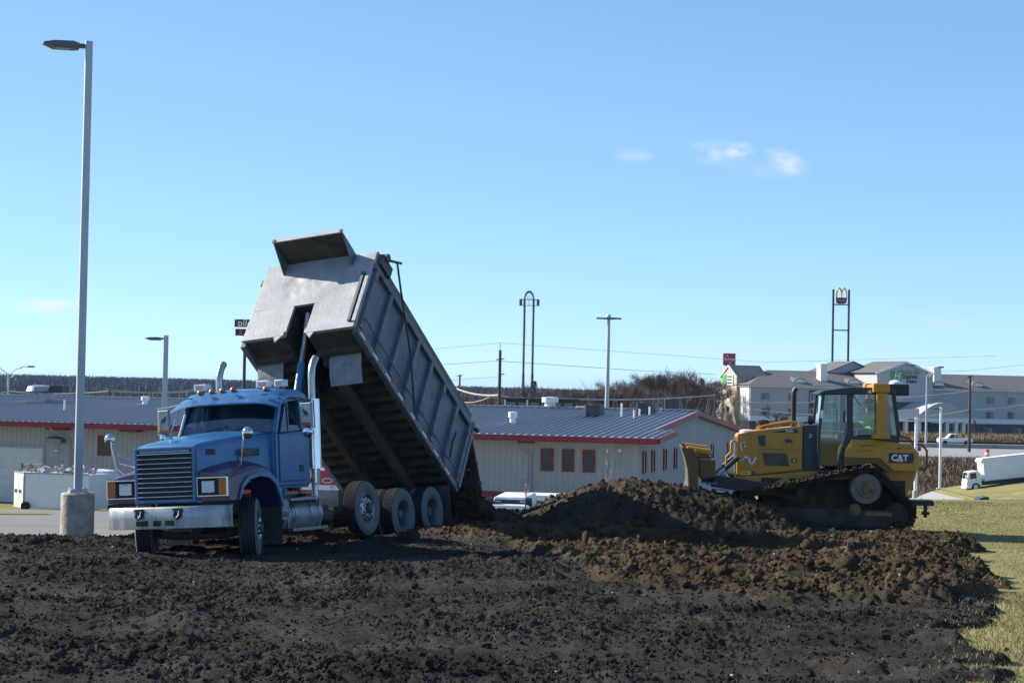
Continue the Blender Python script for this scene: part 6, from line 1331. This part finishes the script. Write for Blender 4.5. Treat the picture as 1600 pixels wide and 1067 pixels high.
# drive-in canopy with a barrel roof
xa, za = hx(1437,648,-12); xb, zb = hx(1512,648,-12); xm, zm = hx(1474,629,-12)
arc = [(xa+(xb-xa)*t, za+(zm-za)*math.sin(math.pi*t)) for t in np.linspace(0,1,13)]
MB().loft([[(x,-12,z) for x, z in arc]+[(xb,-12,za-.6),(xa,-12,za-.6)], [(x,-1,z) for x, z in arc]+[(xb,-1,za-.6),(xa,-1,za-.6)]]).build('canopy_roof', K['hotelwall'], ho)
MB().box(xa-6,xb+.4,-12.2,-.8,za-1.3,za-.6).build('canopy_beam', K['hotelwhite'], ho); MB().add([(xa-6,-12.2,za-.6),(xa,-12,za),(xa,-1,za),(xa-6,-1,za-.6)], [(0,1,2,3)]).add([(xa-6,-12.2,za-.6),(xa,-12.2,za-.6),(xa,-12,za+1.2),(xa-5,-12,za+.9)], [(0,1,2,3)]).build('canopy_side_roof', K['cream'], ho)
for x in (xa-5.3, xa-2.5, xa+.4, xm+1.4, xm+3.4, xb-.4): MB().box(x-.35,x+.35,-11.6,-10.9,G0,za-1.3).build('canopy_column', K['hotelwhite'], ho)
# ---------------------------------------------------------------- tall signs
def pylon(name, label, cat, poles, Y, ztop, zb, r, m):
    t = thing(name, label, cat, (poles[0], Y, zb))
    for x in poles: MB().tube([(x-poles[0],0,0),(x-poles[0],0,(ztop-zb)*.45),(x-poles[0],0,(ztop-zb)*.451),(x-poles[0],0,ztop-zb)], [r*1.25,r*1.25,r,r], 10).build('post', K[m], t, smooth=True)
    return t
Y = 480; a, b = at(1304,452,Y), at(1328.5,454,Y); zb = float(gz(a.x,Y))
ms = pylon('restaurant_sign', 'golden double arch sign high on two black posts behind the hotel', 'sign', (a.x,b.x), Y, a.z, zb, .28, 'black'); w_ = b.x-a.x
for z in (at(1316,476,Y).z, at(1316,516,Y).z): MB().bar((0,0,z-zb),(w_,0,z-zb),.3).build('cross_beam', K['black'], ms)
c0 = at(1316.5,465,Y); cx_ = c0.x-a.x; zs = c0.z-zb
for dx in (-1, 1):
    arch = [(cx_+dx*(.62+.62*math.cos(t)), -.1, zs+2.35*math.sin(t)**.8) for t in np.linspace(0.0, math.pi, 15)]
    MB().tube(arch, .19, 8).build('golden_arch', K['signyellow'], ms, smooth=True)
MB().prism([(cx_-1.4,zs),(cx_+1.4,zs),(cx_+1.25,zs-1.35),(cx_+.6,zs-1.55),(cx_-.6,zs-1.55),(cx_-1.25,zs-1.35)], -.25, .25, 'y').build('name_board', K['maroon'], ms); text('sign_lettering', "McDonald's", .42, K['tape'], ms, Matrix.Translation((cx_,-.27,zs-.7)) @ Matrix.Rotation(R(90), 4, 'X'), .01)
Y = 420; a, b = at(1136.3,580,Y), at(1145,580,Y); zb = float(gz(a.x,Y)); tz = at(1140,552,Y).z; bz_ = at(1140,571,Y).z
rs = pylon('inn_sign', 'square red inn sign on two posts above the brick tower', 'sign', (a.x,b.x), Y, bz_, zb, .14, 'black'); x0, x1 = at(1131,560,Y).x-a.x, at(1150.5,560,Y).x-a.x
MB().box(x0,x1,-.4,.4,bz_-zb,tz-zb).build('sign_box', K['signred'], rs, bevel=.12); cx_ = (x0+x1)/2+.1
text('sign_lettering', 'Red Roof', .74, K['tape'], rs, Matrix.Translation((cx_,-.43,(tz+bz_)/2-zb+.0)) @ Matrix.Rotation(R(90), 4, 'X'), .01, .02, .85); text('sign_lettering', 'Inn', .42, K['tape'], rs, Matrix.Translation((cx_+.1,-.43,bz_-zb+.55)) @ Matrix.Rotation(R(90), 4, 'X'), .01, .01); MB().bar((cx_-.9,-.43,tz-zb-.35),(cx_-.3,-.43,tz-zb-.75),.02,.1).build('roof_stroke', K['tape'], rs)
Y = 330; a, b = at(821,478,Y), at(835,478,Y); zb = float(gz(a.x,Y)); z1, z0 = at(828,468,Y).z-zb, at(828,477.5,Y).z-zb; zt = at(828,454,Y).z-zb
ts = pylon('empty_sign_frame', 'empty arched sign frame on two tall weathered posts', 'sign', (a.x,b.x), Y, zb+z1, zb, .2, 'gdark'); w_ = b.x-a.x; x0, x1 = at(813,470,Y).x-a.x, at(844.5,470,Y).x-a.x
MB().bar((x0,0,z1),(x1,0,z1),.14).bar((x0,0,z0),(x1,0,z0),.10).bar((w_/2,0,z0),(w_/2,0,z1),.09).build('sign_frame', K['gdark'], ts)
for a0, a1 in ((x0,x0+.5),(x1-.5,x1)): MB().box(a0,a1,-.2,.2,z0,z1).build('side_panel', K['gdark'], ts)
MB().loft([[(w_/2+.9*math.cos(t)*k_, y, z1+(zt-z1)*math.sin(t)*k_) for k_ in (1.0,.72) for y in (-.3,.3)] for t in np.linspace(0.05, math.pi-.05, 12)]).build('sign_arch', K['gsteel'], ts)
for dx in (-.35,0,.35): MB().bar((w_/2+dx,0,z1),(w_/2+dx,0,z1+(zt-z1)*.55),.06).build('arch_strut', K['gdark'], ts)
Y = 260; a = at(383,590,Y); zb = float(gz(a.x,Y)); t0, t1 = at(380,499,Y), at(380,511,Y); u0, u1 = at(380,514,Y), at(380,524.5,Y)
ps = pylon('fuel_price_sign', 'maroon and red fuel price sign half hidden behind the raised bed', 'sign', (a.x,), Y, u1.z, zb, .22, 'black'); xl_ = at(371,505,Y).x-a.x
MB().box(xl_,xl_+2.6,-.35,.35,t1.z-zb,t0.z-zb).build('name_panel', K['maroon'], ps); MB().box(xl_-.25,xl_,-.3,.5,t1.z-zb,t0.z-zb-.05).build('panel_side', K['greydark'], ps); text('sign_lettering', 'pilot', 1.35, K['tape'], ps, Matrix.Translation((xl_+.2,-.37,(t0.z+t1.z)/2-zb)) @ Matrix.Rotation(R(90), 4, 'X'), .01, .01, 1, 'LEFT')
MB().box(xl_-.1,xl_+2.6,-.35,.35,u1.z-zb,u0.z-zb).build('price_panel', K['dark'], ps); text('price_digits', '3.19', 1.15, K['pricered'], ps, Matrix.Translation((xl_+.25,-.37,(u0.z+u1.z)/2-zb)) @ Matrix.Rotation(R(90), 4, 'X'), .01, .03, 1, 'LEFT')
# ---------------------------------------------------------------- lamps, poles, cables
p = at(258,690,75); zt = at(258,524,75).z; square_lamp('lamp_post', 'slim square lamp post seen left of the truck cab', p.x, 75, float(gz(p.x,75)), zt, .5, .3, .19, .72, R(5), detail=False)
p = at(1432,700,215); square_lamp('lamp_post', 'pale lamp post directly behind the rear of the bulldozer', p.x, 215, float(gz(p.x,215)), at(1432,652,215).z, .8, .35, .34, .9, 0, m='white', detail=False)
p = at(1470,700,220); square_lamp('lamp_post', 'pale lamp post on a square block before the box truck', p.x, 220, float(gz(p.x,220)), at(1470,636,220).z, .95, .45, .26, .9, 0, m='white', detail=False)
p = at(949,700,130); zt = at(950,496,130).z; zb = float(gz(p.x,130))
hm = thing('light_mast', 'tall tapering light mast with four flat heads behind the warehouse', 'street lamp', (at(949,600,130).x,130,zb)); h = zt-zb
MB().tube([(0,0,0),(.06,0,h*.7),(.08,0,h)], [.20,.13,.10], 12).build('pole', K['gsteel'], hm, smooth=True)
for dx, dy in ((-.5,0),(.5,0),(.15,-.5),(.05,.6)): MB().box(.08+dx-.34,.08+dx+.34,dy-.22,dy+.22,h-.12,h-.02).bar((.08,0,h-.07),(.08+dx,dy,h-.07),.07).build('lamp_head', K['lamphead'], hm)
MB().lathe([(.16,h),(.18,h+.1),(.1,h+.22),(0,h+.23)], (.05,0,0), 'z', 10).build('mast_cap', K['white'], hm)
def cobra(label, px, pyt, Y, arms, pyb=None):
    p = at(px, pyt, Y); zb = float(gz(p.x, Y)); t = thing('highway_lamp', label, 'street lamp', (p.x, Y, zb), (0,0,0), 'highway lamps'); h = p.z-zb
    MB().tube([(0,0,0),(0,0,h)], [.2,.12], 10).build('pole', K['gsteel'], t, smooth=True)
    for dx, dz_ in arms:
        MB().tube([(0,0,h-.1),(dx*.35,0,h+dz_*.55),(dx*.75,0,h+dz_*.97),(dx,0,h+dz_)], .055, 6).build('arm', K['gsteel'], t, smooth=True); MB().tube([(0,0,h-.8),(dx*.7,0,h+dz_*.9)], .03, 5).build('brace', K['gsteel'], t)
        MB().box(dx-.1 if dx > 0 else dx-.75, dx+.75 if dx > 0 else dx+.1, -.18,.18,h+dz_-.12,h+dz_+.10).build('lamp_head', K['lamphead'], t, bevel=.05)
cobra('twin arm highway lamp above the far left of the roof', 15, 584, 250, ((-3.0,1.2),(2.6,1.0))); cobra('twin arm highway lamp in front of the hotel sign gable', 1449.5, 587, 300, ((-1.9,1.6),(1.9,1.4)))
def upole(label, px, pyt, Y, arms=(), r=.15, zb=None, m='wood'):
    p = at(px, pyt, Y); zb = float(gz(p.x, Y)) if zb is None else zb; t = thing('utility_pole', label, 'utility pole', (p.x, Y, zb), (0,0,0), 'utility poles'); h = p.z-zb
    MB().tube([(0,0,0),(0,0,h)], [r*1.25,r*.85], 10).build('pole', K[m], t, smooth=True)
    for dz_, x0, x1 in arms: MB().bar((x0,-.05,h-dz_),(x1,-.05,h-dz_+.12),.12).build('cross_arm', K[m], t)
    return t
u1 = upole('dark utility pole with short arms left of the tall twin sign posts', 783, 547, 230, ((1.15,-.5,.5),(2.95,0,.55)), .19); MB().tube([(0,0,(at(783,547,230).z-float(gz(-1.3,230)))),(0,0,(at(783,535,230).z-float(gz(-1.3,230))))], .03, 5).build('lightning_spike', K['wire'], u1)
upole('small utility pole near the raised tailgate', 720, 585, 300, ((.25,-.45,.45),), .15); upole('wooden utility pole in front of the right hotel wing', 1517, 587, 280, ((.2,-.4,.4),), .2); upole('thin utility pole at the left edge of the hotel', 1119, 596, 300, ((2.4,-1.2,.8),), .12); upole('short dark pole before the tan hotel tower', 1131, 617, 290, ((.1,-.4,.1),), .12); upole('short pole beyond the ridge on the far left', 172, 606, 240, (), .1)
def cable(label, pts, r, m='wire', sag=0.0, name='cable'):
    P = [at(*p) for p in pts]; out = []
    for i in range(len(P)-1):
        for k in range(8): t = k/8; q = P[i].lerp(P[i+1], t); q.z -= sag*4*t*(1-t); out.append(q)
    out.append(P[-1]); o = MB().tube(out, r, 5).build(name, K[m]); tag(o, label, 'cable', 'overhead cables'); return o
cable('thick pale cable strung above the warehouse ridge', [(712,606,270),(783,617,232),(860,622,235),(1119,617,290)], .11, 'cable', .4); cable('second pale cable sagging below the thick one', [(722,628,240),(766,620,232),(850,625,232),(930,635,225)], .06, 'cable', .3)
cable('pale cable above the far left roof', [(-40,612,240),(15,611,242),(172,611,240),(330,606,245)], .09, 'cable', .35); cable('thin pale cable right of the short far pole', [(172,608,240),(300,612,240),(380,605,245)], .035, 'cable', .3)
cable('top thin power line across the sky', [(560,556,235),(783,536,230),(1200,566,260),(1560,556,300)], .018); cable('middle thin power line across the sky', [(560,578,235),(779,564,230),(1000,579,240),(1119,585,298)], .028); cable('lower thin power line left of the dark pole', [(560,605,235),(786,588,230)], .018)
cable('pale cable crossing in front of the hotel canopy', [(1180,640,285),(1400,652,280),(1517,640,280),(1620,628,282)], .07, 'cable', .3); cable('pale cable high across the hotel front', [(1119,626,299),(1300,628,290),(1517,611,280),(1620,606,282)], .04, 'cable', .2); cable('upper power line above the hotel roof on the right', [(1400,583,280),(1517,579,280),(1620,568,285)], .022)
# ---------------------------------------------------------------- highway furniture and vehicles on the right
p0, p1 = at(1425,712,238), at(1660,713.5,238); gr_ = thing('guard_rail', 'long steel guard rail along the near edge of the highway', 'guard rail', (p0.x,238,float(gz(p0.x,238)))); zt = p0.z-float(gz(p0.x,238)); L_ = p1.x-p0.x
MB().prism([(-.04,zt-.32),(.03,zt-.25),(-.04,zt-.16),(.03,zt-.07),(-.04,zt)], 0, L_, 'x').build('rail_beam', K['gsteel'], gr_); x = .3
while x < L_: MB().box(x,x+.14,.0,.15,-.2,zt+.02).build('rail_post', K['gdark'], gr_); x += 1.905
b0, b1 = at(1380,691,300), at(1680,694,300); zg = float(gz(b0.x,300)); br_ = thing('concrete_barrier', 'long concrete median barrier across the highway', 'barrier', (b0.x,300,zg-.2)); n = 12; Lb = (b1.x-b0.x)/n
for i in range(n): MB().prism([(-.35,0),(-.2,.35),(-.1,b0.z-zg+.2),(.1,b0.z-zg+.2),(.2,.35),(.35,0)], i*Lb+.02, (i+1)*Lb-.02, 'x').build('barrier_segment', K['concrete2'], br_)
p = at(1543,711,246); bl_ = thing('traffic_drum', 'orange traffic drum standing on the highway behind the guard rail', 'traffic drum', (p.x,246,float(gz(p.x,246)))); hh_ = at(1543,701.5,246).z-float(gz(p.x,246)); MB().lathe([(.32,0),(.30,hh_*.45),(.27,hh_),(0,hh_)], (0,0,0), 'z', 14).build('drum', K['orange'], bl_, smooth=True); MB().lathe([(.303,hh_*.5),(.295,hh_*.7)], (0,0,0), 'z', 14).build('drum_band', K['tape'], bl_)
p = at(1468,692,318); pk = thing('pickup_truck', 'white pickup truck driving along the far lanes of the highway', 'pickup', (p.x,318,-5.1)); s_ = 5.6/5.6
MB().prism([(0,.45),(0,.95),(.2,1.05),(1.5,1.15),(5.5,1.15),(5.6,.5)], 0, 1.9, 'y').build('lower_body', K['white'], pk, bevel=.05); MB().prism([(1.3,1.15),(2.0,1.85),(3.2,1.88),(3.4,1.15)], .12, 1.78, 'y').build('cab', K['white'], pk, bevel=.05); MB().prism([(1.55,1.2),(2.05,1.75),(2.55,1.78),(2.55,1.2)], .10, .125, 'y').build('side_window', K['winglass'], pk); MB().prism([(2.7,1.25),(2.7,1.75),(3.15,1.78),(3.25,1.25)], .10, .125, 'y').build('side_window', K['winglass2'], pk)
for x in (1.0,4.5): MB().lathe([(.38,-.02),(.38,.2),(0,.2)], (x,.0,.38), 'y', 16).build('wheel', K['rubber'], pk)
# box truck climbing the ramp: built level, then pitched
p = at(1512,768,205); zg = p.z; bt = thing('box_truck', 'white box truck on the sloping ramp at the right edge', 'box truck', (p.x,205,zg), (0,R(-7.0),R(2)))
px_m = 205/3000.0; u = lambda v: v*px_m
MB().prism([(.05,.45),(-.05,.75),(.12,1.35),(.30,2.05),(1.35,2.12),(1.62,1.9),(1.66,.45)], 0, 2.0, 'y').build('cab', K['white'], bt, bevel=.06); MB().prism([(.42,1.30),(.50,1.90),(1.12,1.93),(1.15,1.35)], -.012, .0, 'y').build('side_window', K['winglass'], bt); MB().add([(.10,.15,1.35),(.10,1.85,1.35),(.28,1.85,2.0),(.28,.15,2.0)], [(0,1,2,3)]).build('windscreen', K['winglass'], bt); MB().box(-.12,.10,0,2,.30,.55).build('bumper', K['white'], bt, bevel=.04); MB().box(1.05,1.10,-.02,.0,1.1,1.2).build('door_handle', K['black'], bt); MB().box(-.05,.1,-.2,-.05,1.3,1.8).build('door_mirror', K['white'], bt)
bd_ = MB().box(1.95,10.0,-.15,2.25,.95,3.35).build('cargo_box', K['white'], bt, bevel=.03); MB().prism([(1.70,3.0),(1.95,3.36),(1.95,3.0)], -.1, 2.2, 'y').build('wind_cap', K['white'], bd_)
for a, b, c, d in ((1.95,10.0,3.30,3.37),(1.95,10.0,.93,1.02)): MB().box(a,b,-.165,-.15,c,d).build('edge_rail', K['gsteel'], bd_)
MB().box(1.6,9.8,.3,1.8,.5,.93).build('chassis', K['black'], bt)
for x in (.95,6.6):
    w = MB().lathe([(.42,-.05),(.42,.22),(0,.22)], (x,0,.42), 'y', 20).build('wheel', K['rubber'], bt); MB().lathe([(.25,-.06),(.22,-.04),(0,-.05)], (x,0,.42), 'y', 16).build('rim', K['white'], w)
p = at(1504,779,160); car('parked_suv', 'dark parked SUV whose roof shows over the lawn edge', p.x, 160, R(0), K['black'], 2.6, 1.9, 1.75, None, True).location.z = at(1525,777.5,160).z-1.66
fp = thing('wire_fence', 'low dark wire fence with thin posts along the car park', 'fence', (at(1440,780,150).x,150,at(1440,795,150).z))
zt = at(1440,779,150).z-at(1440,795,150).z
for i in range(9): MB().tube([(i*1.75,0,-.8),(i*1.75,0,zt+.1)], .035, 5).build('fence_post', K['gdark'], fp)
for k in (.55,.97): MB().tube([(0,0,zt*k),(14,0,zt*k+.10)], .018, 5).build('fence_wire', K['gdark'], fp)
rg_ = at(795,637,150); bb = thing('low_office', 'dark blue windowed building beyond the warehouse ridge', 'building', (at(788,640,160).x,160,float(gz(0,160)))); hb_ = at(830,622,160).z-float(gz(0,160)); MB().box(0,6.0,0,5,0,hb_-.15).build('walls', K['navy'], bb); MB().box(-.2,6.3,-.4,5.2,hb_-.15,hb_).build('flat_roof', K['black'], bb)
for i in range(6): MB().box(.3+i*.95,1.0+i*.95,-.03,-.005,hb_-1.0,hb_-.35).build('window', K['winglass2'], bb)
for x in (.05,1.9): MB().box(x,x+.14,-.35,-.2,0,hb_-.15).build('porch_post', K['white'], bb)
# thin haze over everything, the sky outside it
hz = MB().box(-6000, 6000, -60, 9500, -14, 34).build('haze', None); hm_ = bpy.data.materials.new('thin_haze'); hm_.use_nodes = True; N_ = hm_.node_tree.nodes
for n_ in list(N_):
    if n_.type != 'OUTPUT_MATERIAL': N_.remove(n_)
pv = N_.new('ShaderNodeVolumePrincipled'); pv.inputs['Color'].default_value = (.50,.70,1,1); pv.inputs['Density'].default_value = .00006; pv.inputs['Anisotropy'].default_value = .2
hm_.node_tree.links.new(pv.outputs[0], [n_ for n_ in N_ if n_.type == 'OUTPUT_MATERIAL'][0].inputs['Volume']); hz.data.materials.append(hm_); tag(hz, kind='stuff')
